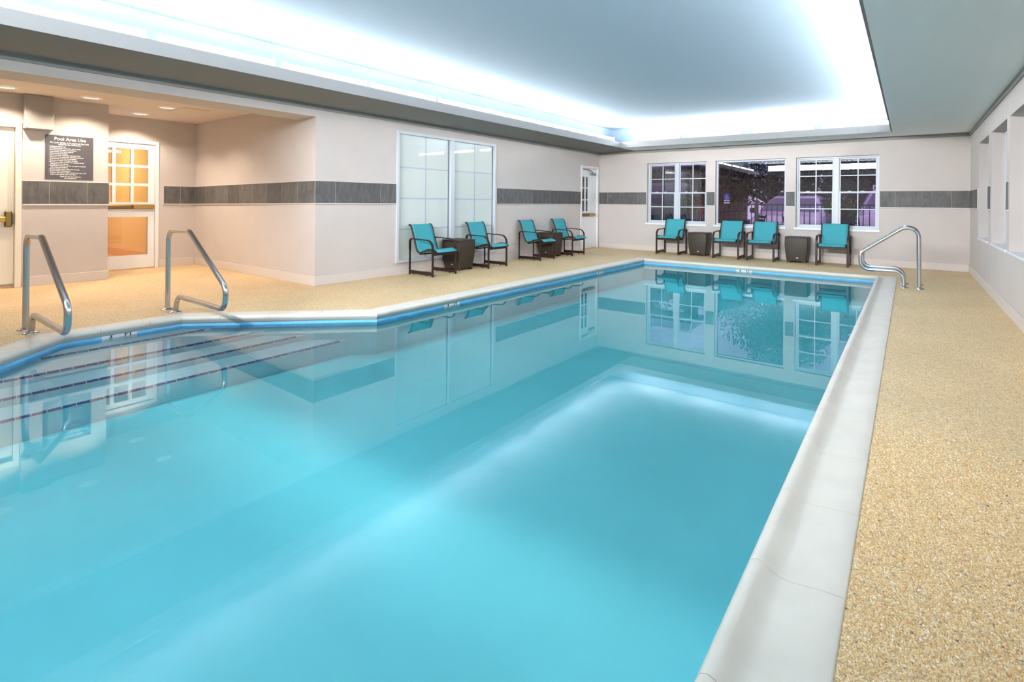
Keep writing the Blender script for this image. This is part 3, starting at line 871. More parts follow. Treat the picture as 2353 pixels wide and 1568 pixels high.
# ---------------------------------------------------------------- cove lamps
LENS = emit('cove_lamp_glow', (.98, .98, 1.0, 1), TUBE_POWER)
def cove_lamp(L):
    r = empty('cove_lamp', (0, 0, 0))
    # asymmetric lens facing the room (local -Y), shielded behind
    h = MB().box(-L / 2, L / 2, -.055, .055, 0, .120, .006); h.box(-L / 2, L / 2, .004, .055, .120, .186, .006)
    h.build('housing', MW['white'], r)
    prof = [(-.052 * math.cos(a), .122 + .056 * math.sin(a)) for a in [math.radians(d) for d in (2, 17, 32, 47, 62, 77, 88)]] + [(.002, .122)]
    secs = [[(x, p * s, .122 + (q - .122) * s) for p, q in prof] for x, s in ((-L / 2 + .012, .85), (-L / 2 + .03, 1), (L / 2 - .03, 1), (L / 2 - .012, .85))]
    MB().loft(secs).build('lens', LENS, r)
    for e in (-1, 1): MB().box(e * (L / 2 - .006) - .008, e * (L / 2 - .006) + .008, -.057, .057, 0, .184, .006).build('end_cap', MW['white'], r)
    return r
def put_lamp(src, loc, rz, label, group):
    r = copy_tree(src); r.location = loc; r.rotation_euler = (0, 0, rz)
    tag(r, label, 'lamp', group)
    return r
ZL = ZC + .062
std = cove_lamp(1.09); used = False
ordn = ['second', 'third', 'fourth', 'fifth', 'sixth', 'seventh', 'eighth', 'ninth', 'tenth']
ks = range(-2, 8)
for j, k in enumerate(ks):
    y0 = 1.854 + 1.2 * k
    lab = 'white strip lamp in the cove over the long tiled wall, %s from the far corner' % (['tenth', 'ninth', 'eighth', 'seventh', 'sixth', 'fifth', 'fourth', 'third', 'second', 'first'][j])
    if k == 7:
        s_ = cove_lamp(.86); s_.location = (TX0 - .18, y0 + .43, ZL); s_.rotation_euler = (0, 0, PI / 2); tag(s_, lab, 'lamp', 'cove lamps over the long wall'); continue
    if not used:
        std.location = (TX0 - .18, y0 + .545, ZL); std.rotation_euler = (0, 0, PI / 2); tag(std, lab, 'lamp', 'cove lamps over the long wall'); used = True
    else: put_lamp(std, (TX0 - .18, y0 + .545, ZL), PI / 2, lab, 'cove lamps over the long wall')
for xc, wh in ((-4.647, 'nearest the long wall'), (-3.347, 'second from the long wall'), (-2.017, 'third from the long wall'), (-.79, 'nearest the deck wall')):
    put_lamp(std, (xc, TY1 + .36, ZL), 0, 'white strip lamp in the cove over the window wall, %s' % wh, 'cove lamps over the window wall')
for j in range(10):
    put_lamp(std, (TX1 + .18, -.9 + 1.22 * j, ZL), -PI / 2, 'strip lamp in the cove over the deck, %s from the viewer end' % (['first'] + ordn)[j], 'cove lamps over the deck')

# ---------------------------------------------------------------- added fill lamp, unseen, across the tray end behind the viewer
u = empty('fill_luminaire', (-2.8, -1.5, 2.745))
MB().box(-2.3, 2.3, -.07, -.01, -.13, .13, .008).build('housing', MW['white'], u)
for x in (-1.8, 0, 1.8): MB().cyl((x, -.04, .12), (x, -.04, ZT - 2.745), .012, seg=10).build('stem', MW['closer'], u)  # housing and stems made up to carry the fill lamp
ld = bpy.data.lights.new('fill_lamp', 'AREA'); ld.shape = 'RECTANGLE'; ld.size = 4.5; ld.size_y = .22; ld.energy = FILL_POWER; ld.color = (.985, .985, 1); ld.spread = math.radians(90)
lo = bpy.data.objects.new('lamp', ld); COL.objects.link(lo); lo.parent = u
lo.rotation_euler = Vector((0, 1, -.08)).to_track_quat('-Z', 'Z').to_euler()
tag(u, 'added fill lamp, long and unseen, across the ceiling tray behind the viewer', 'lamp')

# ---------------------------------------------------------------- alcove downlights, vent
DL = emit('downlight_glow', (1.0, .90, .78, 1), 6.0)
MW['baffle'] = mat('matt_black_baffle', srgb(120, 118, 115), .7)
def downlight():
    r = empty('recessed_light', (0, 0, 0))
    MB().lathe([(.080, .0), (.082, -.006), (.112, -.005), (.122, 0)], seg=28).build('trim_ring', MW['white'], r)
    MB().lathe([(.0805, .0), (.0805, .14), (0, .14)], seg=28).build('baffle', MW['baffle'], r)
    MB().lathe([(0, .045), (.05, .05), (.079, .075), (.079, .085), (0, .085)], seg=28).build('diffuser', DL, r)
    return r
dl = downlight()
for j, ((x, y), lab) in enumerate([((-8.60, 2.14), 'round recessed light above the sign wall edge'), ((-8.64, 1.32), 'round recessed light above the grey wall box'), ((-9.57, 2.99), 'round recessed light in front of the glazed door'),
                                   ((-8.59, 3.02), 'round recessed light beside the ceiling access panel'), ((-8.6, -.6), 'round recessed light far along the alcove')]):
    r = dl if j == 0 else copy_tree(dl)
    r.location = (x, y, ZA)
    ld = bpy.data.lights.new('downlight_lamp', 'SPOT'); ld.energy = DOWN_POWER; ld.spot_size = math.radians(130); ld.spot_blend = .6; ld.shadow_soft_size = .03; ld.color = (1, .83, .66)
    lo = bpy.data.objects.new('lamp', ld); COL.objects.link(lo); lo.parent = r; lo.location = (0, 0, .030)
    tag(r, lab, 'light', 'recessed lights in the alcove')
v = empty('ceiling_vent', (-6.12, 6.17, ZC))
MB().lathe([(.10, -.001), (.11, -.014), (.145, -.008), (.15, 0)], seg=32).build('vent_rim', MW['crown'], v)
MB().lathe([(.055, -.001), (.06, -.012), (.085, -.010), (.09, -.001)], seg=32).build('vent_ring', MW['crown'], v)
MB().lathe([(0, -.012), (.03, -.011), (.04, -.001)], seg=24).build('vent_core', MW['crown'], v)
tag(v, 'round grey air vent in the soffit above the obscured window', 'vent')

# ---------------------------------------------------------------- sign and wall box
s = empty('rules_sign', (XS, 2.02, 1.40))
at(MB().box(XS, XS + .008, 1.768, 2.276, 1.40, 1.986, .001).build('panel', MW['sign']), s)
xf, ZTOP, HH = XS + .0088, 1.986, .586
def sl(nm, t, size, y, frac, al='CENTER', bold=0.0, sx=1.0): at(text(nm, t, size, (xf, y, ZTOP - frac * HH), FACE_PX, MW['lettering'], None, al, bold=bold, sx=sx), s)
sl('heading', 'Pool Area Use', .060, 2.025, .115, bold=.0012, sx=.95)
sl('subheading', 'For your safety, it is required that you', .0285, 2.02, .180, bold=.0006, sx=.93)
sl('subheading', 'observe the following:', .0285, 2.02, .222, bold=.0006, sx=.95)
rules = ['\u2022 Registered guests only.', '\u2022 All children under 14 must be with an adult.', '\u2022 Running and horseplay are prohibited.', '\u2022 Appropriate swim wear required.', '\u2022 Diving strictly prohibited.',
         '\u2022 Shirts and shoes required in the hotel lobby.', '\u2022 Glassware is not permitted within the pool area.', '\u2022 Only flexible swim-aids are permitted.', '\u2022 Be aware of depth markings at all times.',
         '\u2022 Report any unsafe conditions or violations to the', '   management immediately.', '\u2022 Individuals assume the risk for any injuries sustained', '   while using pool facilities.', '\u2022 Always practice water safety and courtesy.', '\u2022 Shower before entering pool.',
         '\u2022 Children who are not toilet trained must wear swim', '   diapers with rubber pants over them.']
for j, t in enumerate(rules): sl('rule_line', t, .0215, 1.803, .268 + .0395 * j, 'LEFT', bold=.0003, sx=.84)
sl('closing_line', 'Thank you for your attention', .0215, 2.03, .948, bold=.0003, sx=.9)
sl('closing_line', 'and cooperation.', .0215, 2.03, .984, bold=.0003, sx=.9)
tag(s, 'dark grey pool rules sign with white lettering on the alcove wall', 'sign')
bx = empty('wall_box', (XS, 1.69, 2.03))
at(MB().box(XS, XS + .11, 1.545, 1.835, 2.03, ZA - .003, .006).build('casing', MW['boxgrey']), bx)
at(MB().box(XS + .11, XS + .114, 1.555, 1.825, 2.04, ZA - .012, .003).build('cover', MW['boxgrey']), bx)
at(MB().cyl((XS + .113, 1.805, 2.22), (XS + .119, 1.805, 2.22), .008, seg=12).build('screw', MW['closer']), bx)
tag(bx, 'grey metal box fixed high on the wall above the sign', 'box')

# ---------------------------------------------------------------- chairs
def make_chair():
    r = empty('sling_chair', (0, 0, 0))
    mt = MW['bronze']
    flat = [(-.006, -.019), (.006, -.019), (.006, .019), (-.006, .019)]
    for sx in (-1, 1):
        x = sx * .25
        path = fillet([(x, -.253, .30), (x, -.253, .548), (x, .255, .566), (x, .255, .40)], [.17, .055], 9)
        prof = [(-.019, -.0075), (.019, -.0075), (.019, .0075), (-.019, .0075)]
        MB().sweep(path, prof, up=(0, 1, 0), smooth=False).build('armrest', mt, r)
        MB().box(x - .019, x + .019, -.262, -.244, 0.006, .335, .003).build('leg', mt, r)
        MB().box(x - .016, x + .016, .247, .263, 0.006, .42, .003).build('leg', mt, r)
        ru = MB().box(x - .013, x + .013, -.245, .248, .022, .072, .003).build('runner', mt, r)
        for gy in (-.12, .16): MB().cyl((x, gy, .008), (x, gy, .024), .010, seg=10).build('glide', MW['rubber'], ru)
        MB().box(x - .014, x + .014, -.263, -.243, 0, .008, .002).build('foot_cap', MW['rubber'], r)
        MB().box(x - .014, x + .014, .246, .264, 0, .008, .002).build('foot_cap', MW['rubber'], r)
        rail = spline([(sx * .222, y, z) for y, z in PROF], 5)
        MB().tube(rail, .0135, 8, up=(0, 1, 0)).build('sling_rail', mt, r)
        MB().box(min(sx * .205, x) if sx > 0 else x, max(sx * .205, x) if sx < 0 else x, .165, .195, .548, .566, .003).build('bracket', mt, r)
        MB().box(min(sx * .222, x), max(sx * .222, x), -.262, -.238, .355, .385, .003).build('bracket', mt, r)
    MB().box(-.235, .235, -.262, -.240, .322, .366, .004).build('crossbar', mt, r)
    MB().tube([(-.222, .06, .325), (.222, .06, .325)], .011, 8).build('crossbar', mt, r)
    # sling: taut sheet between the rails, with thickness, sagging a little
    pr = spline([(0, y, z) for y, z in PROF], 5)
    W = .2135; nx = 9; top, bot = [], []
    for i, p in enumerate(pr):
        f = i / (len(pr) - 1)
        if i < len(pr) - 1: tg = (pr[i + 1] - p).normalized()
        nrm = Vector((1, 0, 0)).cross(tg).normalized()
        if nrm.z < 0 and nrm.y > 0: nrm = -nrm
        rt, rb = [], []
        for j in range(nx):
            u = j / (nx - 1) * 2 - 1
            sag = .012 * (1 - u * u) * math.sin(PI * f)
            q = p + Vector((u * W, 0, 0)) + nrm * (.0085 - sag)
            rt.append(q); rb.append(q - nrm * .003)
        top.append(rt); bot.append(rb)
    secs = [t + b[::-1] for t, b in zip(top, bot)]
    MB().loft(secs).build('sling', MW['teal'], r)
    return r
PROF = [(.312, .772), (.285, .770), (.258, .742), (.232, .68), (.185, .544), (.15, .443), (.115, .376), (.07, .348), (.0, .362), (-.09, .396), (-.18, .410), (-.262, .402), (-.315, .366)]
chair = make_chair()
G1, G2 = 'teal chairs along the long wall', 'teal chairs under the windows'
chairs = [(-5.965, 5.815, PI / 2, 'teal sling chair nearest the pool bay, in front of the obscured window', G1),
          (-5.965, 7.13, PI / 2, 'teal sling chair by the obscured window, second along the long wall', G1),
          (-5.965, 8.70, PI / 2, 'teal sling chair under the tile band, third along the long wall', G1),
          (-5.965, 9.925, PI / 2, 'teal sling chair closest to the white corner door', G1),
          (-4.30, 11.685, 0, 'teal sling chair under the window nearest the corner door', G2),
          (-3.035, 11.62, 0, 'teal sling chair beside the wicker table, under the undivided window', G2),
          (-2.375, 11.625, 0, 'teal sling chair with its arm touching the next, under the undivided window', G2),
          (-1.133, 11.59, 0, 'teal sling chair nearest the pair of handrails', G2)]
for i, (x, y, rz_, lab, grp) in enumerate(chairs):
    o = chair if i == 0 else copy_tree(chair)
    o.location = (x, y, 0); o.rotation_euler = (0, 0, rz_); tag(o, lab, 'chair', grp)

# ---------------------------------------------------------------- wicker side tables
def make_table():
    r = empty('side_table', (0, 0, 0))
    pr = [(.030, .168), (.10, .178), (.20, .189), (.30, .197), (.38, .2005), (.45, .2000), (.488, .197)]
    secs = []
    for z, h in pr:
        c_ = .012; pts = []
        for sx, sy in ((1, 1), (-1, 1), (-1, -1), (1, -1)):
            for q in range(4):
                a = math.atan2(sy, sx) - PI / 4 + q / 3 * PI / 2
                pts.append((sx * (h - c_) + c_ * math.cos(a), sy * (h - c_) + c_ * math.sin(a), z))
        secs.append(pts)
    MB().loft(secs).build('body', MW['wicker'], r)
    MB().box(-.201, .201, -.201, .201, .488, .507, .006).build('top', MW['wicker'], r)
    for sx in (-1, 1):
        for sy in (-1, 1):
            MB().box(sx * .138 - .03, sx * .138 + .03, sy * .138 - .03, sy * .138 + .03, 0, .032, .004).build('foot', MW['wicker'], r)
    return r
def plaque(r, x):
    MB().box(x - .020, x + .020, -.184, -.178, .088, .106, .002).build('plaque', MW['plaque'], r)
tb = make_table()
G3 = 'woven brown side tables'
for i, (x, y, px_, lab) in enumerate([(-6.08, 6.53, .02, 'brown wicker side table in front of the obscured window'), (-6.08, 9.36, .02, 'brown wicker side table between the two chairs near the corner door'),
                                     (-3.69, 11.77, -.02, 'brown wicker side table between chairs under the far windows, with a silver plaque'), (-1.755, 11.72, .0, 'brown wicker side table beside the chair nearest the handrails')]):
    o = tb if i == 0 else copy_tree(tb)
    if i == 0: plaque(o, px_)
    o.location = (x, y, 0); tag(o, lab, 'table', G3)

# ---------------------------------------------------------------- handrails
def handrail(pts, rs, y, feet, lab, grp):
    r = empty('handrail', (feet[0], y, 0))
    P3 = fillet([(x - feet[0], 0, z) for x, z in pts], rs, 10)
    MB().tube(P3, .0235, 16, up=(0, 1, 0)).build('rail', MW['steel'], r)
    for fx in feet:
        MB().lathe([(0.0235, .022), (.030, .018), (.056, .008), (.060, .003), (.060, 0)], (fx - feet[0], 0, 0), 24).build('flange', MW['steel'], r)
    return tag(r, lab, 'handrail', grp)
LP = [(-6.12, 0), (-6.11, .822), (-5.60, .832), (-4.825, .36), (-4.845, .165), (-5.87, .168), (-5.92, 0)]
for y, lab in ((1.075, 'steel pool handrail nearest the viewer, at the stepped bay'), (2.17, 'steel pool handrail in front of the glazed alcove door, at the stepped bay')):
    handrail(LP, [.12, .075, .11, .10, .11], y, (-6.12, -5.92), lab, 'handrails at the stepped bay')
RP = [(.123, 0), (.112, .965), (-.556, .458), (-.556, .215), (-.055, .226), (-.048, 0)]
for y, lab in ((9.12, 'curved steel handrail on the deck, nearer of the pair at the pool corner'), (9.57, 'curved steel handrail on the deck, behind its twin at the pool corner')):
    handrail(RP, [.13, .115, .115, .12], y, (.123, -.048), lab, 'handrails at the far pool corner')
# ---------------------------------------------------------------- outside the windows
XM = {}
XM['asphalt'] = mat('asphalt', srgb(74, 70, 76), .9, bump=.3, bscale=60, var=.15, vscale=2)
XM['lilaccar'] = mat('white_car_paint', srgb(214, 206, 220), .25, coat=.6)
XM['darkcar'] = mat('dark_car_paint', srgb(58, 52, 66), .3, coat=.5)
XM['carglass'] = mat('car_glass', srgb(96, 84, 112), .08, spec=.8)
XM['tyre'] = mat('tyre', srgb(22, 22, 24), .8)
XM['hub'] = mat('alloy', srgb(150, 150, 155), .3, metal=.8)
XM['redlens'] = mat('red_lens', srgb(214, 60, 80), .25)
XM['headlens'] = mat('clear_lens', srgb(190, 190, 200), .1, spec=.8)
XM['plastic'] = mat('black_plastic', srgb(30, 28, 32), .5)
XM['iron'] = mat('black_iron', srgb(26, 24, 28), .5)
XM['leafdark'] = mat('dark_leaf', srgb(40, 46, 36), .35, spec=.6)
XM['leaf'] = mat('green_leaf', srgb(64, 84, 44), .6)
XM['bark'] = mat('bark', srgb(52, 42, 38), .9, bump=.6, bscale=30)
XM['bloom'] = mat('orange_bloom', srgb(226, 120, 76), .7)
XM['bloomy'] = mat('yellow_bloom', srgb(206, 170, 70), .7)
XM['basket'] = mat('coir_basket', srgb(70, 54, 40), .9)
XM['brick'] = mat('dusky_brick', srgb(84, 62, 62), .9, var=.15, vscale=3)
XM['signblue'] = mat('blue_sign_enamel', srgb(40, 60, 170), .4)
XM['whiteprint'] = mat('white_sign_print', srgb(240, 240, 245), .5)
XM['canopy'] = mat('white_canopy', srgb(236, 230, 236), .6)

struct(MB().box(-30, 14, YB + .2, 45, -.22, -.10).build('ground', XM['asphalt']), 'dark asphalt car park outside the windows')
struct(MB().box(-30, XL - .2, -6, YB + .2, -.22, -.10).build('ground_side', XM['asphalt']))
GZ = -.10

def ring(x, hw, zb, zbelt, zt, hr, ht):
    # cross-section of a car body at station x: (half width, sill, belt, shoulder top), 12 points
    return [(x, s * a, z) for s, a, z in ((1, hw * .80, zb), (1, hw * .97, zb + .10), (1, hw, zbelt - .18), (1, hw * .97, zbelt), (1, hr, zt - ht), (1, hr * .82, zt), (-1, hr * .82, zt), (-1, hr, zt - ht), (-1, hw * .97, zbelt), (-1, hw, zbelt - .18), (-1, hw * .97, zb + .10), (-1, hw * .80, zb))]
def make_car(L, W, H, hood, m, roof_f, roof_r, lab, loc, rz, rack=False, grp=None, nm='car', rear_up=True):
    # local +X is the nose
    r = empty(nm, loc, rz)
    hw = W / 2; zb = .28
    st = []
    nose = L / 2
    def s(x, k, zt, belt, hr, ht=.05): st.append(ring(x, hw * k, zb, belt, zt, hr, ht))
    s(nose, .80, .66, .60, hw * .70); s(nose - .10, .92, hood - .14, hood - .22, hw * .80); s(nose - .45, .98, hood - .04, hood - .14, hw * .86)
    s(nose - roof_f + .70, 1, hood + .03, hood - .05, hw * .90); s(nose - roof_f, 1, H - .06, hood + .02, hw * .72, .10)
    s(nose - roof_f - .5, 1, H, hood + .04, hw * .72, .10); s(-nose + roof_r, 1, H - .01, hood + .05, hw * .71, .10)
    if rear_up: s(-nose + .22, .98, H - .22, hood + .03, hw * .70, .10); s(-nose + .06, .94, hood + .02, hood - .06, hw * .86); s(-nose, .86, .70, .60, hw * .78)
    else: s(-nose + .75, .98, hood + .02, hood - .04, hw * .86); s(-nose + .08, .93, hood - .04, hood - .12, hw * .84); s(-nose, .84, .66, .58, hw * .76)
    b = MB().loft(st); b.build('body', m, r)
    # windscreen and side glass lie just proud of the body
    def quad(name, pts, mm=XM['carglass'], off=(0, 0, 0)):
        p = [Vector(q) for q in pts]; nn = (p[1] - p[0]).cross(p[2] - p[0]).normalized() * .012
        MB().add(p + [q + nn for q in p], [(0, 1, 2, 3), (4, 7, 6, 5), (0, 4, 5, 1), (1, 5, 6, 2), (2, 6, 7, 3), (3, 7, 4, 0)]).build(name, mm, r)
    xa, xb = nose - roof_f + .64, nose - roof_f + .04
    quad('windscreen', [(xa, -hw * .80, hood + .07), (xa, hw * .80, hood + .07), (xb, hw * .60, H - .10), (xb, -hw * .60, H - .10)])
    x1, x2 = nose - roof_f + .35, -nose + roof_r - .1
    n3 = 3; ws = (x1 - x2) / n3
    for sg in (-1, 1):
        for k in range(n3):
            a0 = x1 - k * ws - .03; b0 = x1 - (k + 1) * ws + .03
            a1 = a0 - (.32 if k == 0 else 0); zl_, zh_ = hood + .06, H - .12
            pts = [(a0, sg * hw * .955, zl_), (b0, sg * hw * .955, zl_), (b0, sg * (hw * .735), zh_), (a1, sg * (hw * .735), zh_)]
            quad('side_window', pts if sg < 0 else pts[::-1])
        MB().box(nose - roof_f + .42, nose - roof_f + .58, sg * (hw + .10) - .09, sg * (hw + .10) + .09, hood + .0, hood + .15, .03).build('mirror', XM['plastic'] if m is XM['lilaccar'] else m, r)
        MB().box(nose - .16, nose - .03, sg * hw * .66 - .16, sg * hw * .66 + .14, .62, .76, .03).build('headlight', XM['headlens'], r)
        MB().box(-nose - .01, -nose + .12, sg * hw * .84 - .09, sg * hw * .84 + .07, .85, 1.25 if rear_up else .98, .02).build('tail_light', XM['redlens'], r)
        for xw in (nose - .85, -nose + .85):
            wl = MB().cyl((xw, sg * (hw - .20), .32), (xw, sg * (hw + .005), .32), .32, seg=24).build('wheel', XM['tyre'], r)
            MB().cyl((xw, sg * (hw + .0), .32), (xw, sg * (hw + .015), .32), .19, seg=20).build('hubcap', XM['hub'], wl)
    MB().box(nose - .06, nose + .012, -hw * .45, hw * .45, .52, .70, .02).build('grille', XM['plastic'], r)
    MB().box(nose - .12, nose + .03, -hw * .84, hw * .84, .30, .44, .03).build('bumper', XM['plastic'], r)
    MB().box(nose + .028, nose + .036, -.15, .15, .34, .42, .004).build('number_plate', XM['whiteprint'], r)
    if rack:
        for sg in (-1, 1): MB().tube([(nose - roof_f - .25, sg * hw * .62, H - .02), (nose - roof_f - .35, sg * hw * .62, H + .10), (-nose + roof_r + .2, sg * hw * .62, H + .10), (-nose + roof_r + .1, sg * hw * .62, H - .02)], .02, 8).build('roof_rail', m, r)
        for xk in (nose - roof_f - .5, -nose + roof_r + .6): MB().tube([(xk, -hw * .62, H + .10), (xk, hw * .62, H + .10)], .016, 8).build('roof_bar', m, r)
    tag(r, lab, 'car', grp)
    return r
make_car(4.5, 1.84, 1.52, .98, XM['lilaccar'], 1.85, 1.0, 'pale car parked nose-in behind the fence, seen through the undivided window', (-2.72, 17.9, GZ), -PI / 2, rear_up=False)
make_car(4.7, 1.92, 1.72, 1.06, XM['lilaccar'], 1.75, .6, 'pale car with a roof rack parked beyond the paired window near the handrails', (-.22, 18.7, GZ), -PI / 2, rack=True)
make_car(4.9, 1.9, 1.98, 1.15, XM['darkcar'], 1.5, .4, 'dark van parked side-on beyond the window nearest the corner door', (-8.5, 18.9, GZ), PI)
make_car(4.6, 1.85, 1.5, .96, XM['lilaccar'], 1.85, 1.0, 'pale car parked outside the six-pane corner door', (-9.6, 16.2, GZ), 0, rear_up=False)
make_car(4.6, 1.82, 1.55, .98, XM['lilaccar'], 1.8, .9, 'pale car parked further back between the two pale cars', (-.6, 26.6, GZ), -PI / 2)

# iron fence
fe = empty('iron_fence', (-3.4, 14.25, GZ)); tag(fe, 'black iron railing fence between the patio and the parked cars', 'fence')
FX0, FX1, FY = -5.6, 1.6, 14.25
for z in (1.14, .22): at(MB().box(FX0, FX1, FY - .016, FY + .016, z - .018, z + .018, .003).build('rail', XM['iron']), fe)
bp0 = None; x = FX0 + .06; k = 0
while x < FX1:
    if k % 14 == 7:
        at(MB().box(x - .04, x + .04, FY - .04, FY + .04, GZ, 1.24, .006).build('post', XM['iron']), fe)
    else:
        if bp0 is None:
            bp0 = MB().box(-.009, .009, -.009, .009, .12, 1.125, .002).build('baluster', XM['iron'], fe); q = bp0
        else: q = bp0.copy(); COL.objects.link(q)
        q.location = (x + 3.4, 0, 0 - GZ)
    x += .118; k += 1

# parking signs
def parking_sign(x, y, zt, lab):
    r = empty('parking_sign', (x, y, GZ))
    MB().tube([(0, .02, 0), (0, .02, zt - GZ)], .022, 8).build('post', XM['iron'], r)
    zc = zt - GZ - .11
    MB().box(-.085, .085, -.004, .004, zc - .11, zc + .11, .003).build('panel', XM['signblue'], r)
    q = MB().cyl((.0, -.005, zc + .065), (.0, -.0065, zc + .065), .013, seg=14)
    q.tube([(0, -.006, zc + .05), (.0, -.006, zc + .005), (.035, -.006, zc + .002), (.048, -.006, zc - .035), (.06, -.006, zc - .03)], .006, 6)
    q.tube([(-.012, -.006, zc + .02), (-.038, -.006, zc - .005), (-.032, -.006, zc - .04), (.0, -.006, zc - .052), (.03, -.006, zc - .035)], .006, 6)
    q.build('wheelchair_symbol', XM['whiteprint'], r)
    MB().box(-.08, .08, -.006, -.004, zc - .105, zc - .075).build('stripe', XM['whiteprint'], r)
    MB().box(-.085, .085, -.004, .004, zc - .19, zc - .135, .002).build('sub_panel', XM['whiteprint'], r)
    tag(r, lab, 'sign', 'accessible parking signs')
parking_sign(-4.22, 15.9, 1.44, 'blue accessible parking sign seen through the undivided window')
parking_sign(-1.42, 16.3, 1.46, 'blue accessible parking sign seen through the paired window near the handrails')

# foliage
def leaf_cloud(k, blobs, sz, seed):
    rng = np.random.default_rng(seed); V = []; Fc = []
    tot = sum(b[3] ** 2 for b in blobs)
    for cx, cy, cz, rr in blobs:
        m_ = int(k * rr * rr / tot)
        d = rng.normal(size=(m_, 3)); d /= np.linalg.norm(d, axis=1)[:, None]
        p = d * (rr * rng.uniform(.55, 1.05, (m_, 1))) * np.array([1, 1, .85]) + np.array([cx, cy, cz])
        for q in p:
            a = rng.normal(size=3); a /= np.linalg.norm(a); b = np.cross(a, rng.normal(size=3)); b /= np.linalg.norm(b)
            s = sz * rng.uniform(.6, 1.3); o = len(V); c = np.cross(a, b) * s * .15
            V += [tuple(q - a * s), tuple(q + b * s * .45 + c), tuple(q + a * s), tuple(q - b * s * .45 + c)]; Fc.append((o, o + 1, o + 2, o + 3))
    return V, Fc
def tree(x, y, blobs, k, sz, lab, seed, trunk=.16, nm='tree', m='leafdark', kind_=None):
    r = empty(nm, (x, y, GZ))
    V, Fc = leaf_cloud(k, blobs, sz, seed)
    mb = MB(); mb.add(V, Fc); o = mb.build('foliage', XM[m], r, fix=False); o['kind'] = 'stuff'
    top = max(b[2] for b in blobs)
    MB().tube(spline([(0, 0, 0), (.05, .02, top * .35), (-.04, .05, top * .7), (.02, 0, top)], 4), trunk, 10).build('trunk', XM['bark'], r)
    for b in blobs[1:4]: MB().tube([(0, 0, top * .3), (b[0] * .6, b[1] * .6, (top * .3 + b[2]) / 2), (b[0], b[1], b[2])], trunk * .45, 8).build('branch', XM['bark'], r)
    tag(r, lab, 'tree')
tree(-4.3, 22.6, [(0, 0, 3.0, 2.1), (-1.6, .2, 2.3, 1.5), (1.7, 0, 2.5, 1.7), (.4, .3, 4.2, 1.5), (.8, -.6, 1.9, 1.3)], 12000, .095, 'dark leafy tree behind the parked cars, seen through the undivided window', 1)
tree(4.4, 24.5, [(0, 0, 3.0, 2.2), (-1.6, .2, 2.3, 1.7), (1.7, 0, 2.5, 1.7), (.4, .3, 4.2, 1.6)], 6000, .11, 'dark leafy tree beyond the car with the roof rack', 2)
tree(-11.6, 24.5, [(0, 0, 3.2, 2.2), (-1.8, .2, 2.5, 1.7), (1.8, 0, 2.7, 1.8), (.2, .3, 4.4, 1.6)], 6000, .11, 'dark leafy tree behind the dark van', 3)
tree(-8.6, 21.4, [(0, 0, 1.0, .9), (.8, .1, .9, .7), (-.8, 0, .9, .7)], 3000, .09, 'low dark shrub between the van and the pale car', 4, .08, 'shrub')
tree(-.6, 21.9, [(0, 0, 1.0, .55), (.5, .1, .9, .5), (-.5, 0, .8, .5)], 2000, .09, 'low dark shrub behind the parking sign and pale cars', 5, .08, 'shrub')

def basket(x, y, z, lab, seed):
    r = empty('flower_basket', (x, y, z))
    MB().lathe([(0, -.17), (.10, -.15), (.17, -.06), (.19, .0), (.16, .0), (0, -.02)], seg=20).build('bowl', XM['basket'], r)
    V, Fc = leaf_cloud(900, [(0, 0, .10, .22), (.12, .05, .02, .17), (-.13, 0, .04, .18), (.02, -.05, .22, .15)], .035, seed)
    q = MB(); q.add(V, Fc); o = q.build('foliage', XM['leaf'], r, fix=False); o['kind'] = 'stuff'
    V, Fc = leaf_cloud(110, [(0, 0, .16, .24), (.12, .0, .06, .2), (-.13, 0, .08, .2)], .026, seed + 5)
    q = MB(); q.add(V, Fc); o = q.build('blooms', XM['bloom'], r, fix=False); o['kind'] = 'stuff'
    for a in range(3): MB().tube([(.18 * math.cos(a * 2.1), .18 * math.sin(a * 2.1), 0), (0, 0, .62)], .004, 6).build('chain', XM['iron'], r)
    wy = YB + .2 - y
    MB().tube(fillet([(0, 0, .60), (0, 0, .70), (0, wy + .004, .70), (0, wy + .004, .40)], .03, 4), .008, 8).build('wall_bracket', XM['iron'], r)
    tag(r, lab, 'flower basket')
basket(-4.22, 12.66, 1.06, 'hanging basket of orange flowers outside the window nearest the corner door', 11)
basket(-1.135, 12.66, 1.05, 'hanging basket of orange flowers behind the mullion near the handrails', 12)

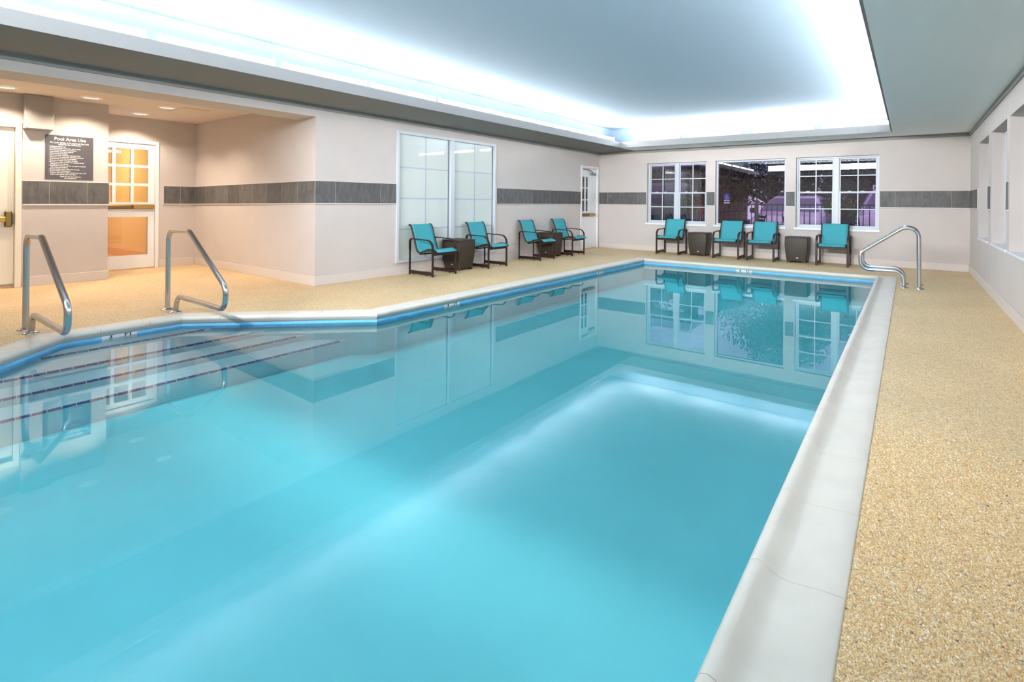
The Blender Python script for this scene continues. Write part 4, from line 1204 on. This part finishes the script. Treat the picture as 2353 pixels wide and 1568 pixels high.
# patio chairs outside
def patio_chair(x, y, rz, lab, mesh=False):
    r = empty('patio_chair', (x, y, GZ), rz); m_ = XM['iron']
    for sx in (-1, 1):
        MB().tube(fillet([(sx * .25, -.25, 0), (sx * .25, -.25, .62), (sx * .25, .22, .64), (sx * .25, .28, 0)], .09, 6), .016, 8).build('arm_frame', m_, r)
        MB().tube([(sx * .22, -.24, .42), (sx * .22, .18, .40), (sx * .20, .34, .98)], .014, 8).build('side_rail', m_, r)
    for k in range(6): MB().box(-.22, .22, -.22 + k * .075, -.17 + k * .075, .405, .418, .003).build('seat_slat', m_, r)
    for k in range(6):
        f_ = k / 5
        MB().box(-.205, .205, .20 + .13 * f_, .212 + .13 * f_, .48 + .42 * f_, .54 + .42 * f_, .003).build('back_slat', m_, r)
    tag(r, lab, 'chair', 'iron patio chairs')
patio_chair(-2.02, 13.75, 1.9, 'dark iron patio chair outside, beside the pier between two windows')
patio_chair(-1.02, 13.6, .2, 'dark iron patio chair outside, behind the hanging basket side of the paired window')
patio_chair(-.24, 13.45, -.25, 'dark iron patio chair outside, under the car with the roof rack')
patio_chair(-3.15, 13.8, -1.0, 'dark iron patio chair outside the undivided window, by the parking sign')

# canopy over the drive and buildings across the car park
cn = empty('drive_canopy', (-8.2, 16.5, GZ)); tag(cn, 'white flat canopy on posts beyond the window nearest the corner door', 'canopy')
at(MB().box(-12.5, -5.1, 15.6, 17.3, 2.32, 2.46, .01).build('roof_slab', XM['canopy']), cn)
at(MB().box(-12.52, -5.08, 15.56, 15.6, 2.26, 2.50, .01).build('fascia', XM['canopy']), cn)
for x in (-12.2, -5.35): at(MB().box(x - .07, x + .07, 16.6, 16.74, GZ, 2.32, .01).build('post', XM['plastic']), cn)
def building(nm, x0, x1, y, h, lab, wins):
    r = empty(nm, ((x0 + x1) / 2, y, GZ)); tag(r, lab, 'building')
    at(MB().box(x0, x1, y, y + 6, GZ, h).build('wall', XM['brick']), r)
    at(MB().box(x0 - .3, x1 + .3, y - .3, y + 6.3, h, h + .25).build('roof', XM['plastic']), r)
    for k in range(wins):
        xc = x0 + (k + .5) * (x1 - x0) / wins
        f_ = MB().box(xc - .55, xc + .55, y - .05, y, 1.3, 2.5, .01).build('window_frame', XM['canopy'], None); at(f_, r)
        p_ = MB().box(xc - .48, xc + .48, y - .06, y - .045, 1.37, 2.43).build('pane', XM['carglass'], f_)
building('brick_building', -3.4, 9, 30, 4.4, 'dusky brick building across the car park behind the cars', 0)
building('long_building', -26, -8.5, 31, 4.2, 'dusky brick building across the car park behind the dark van', 0)
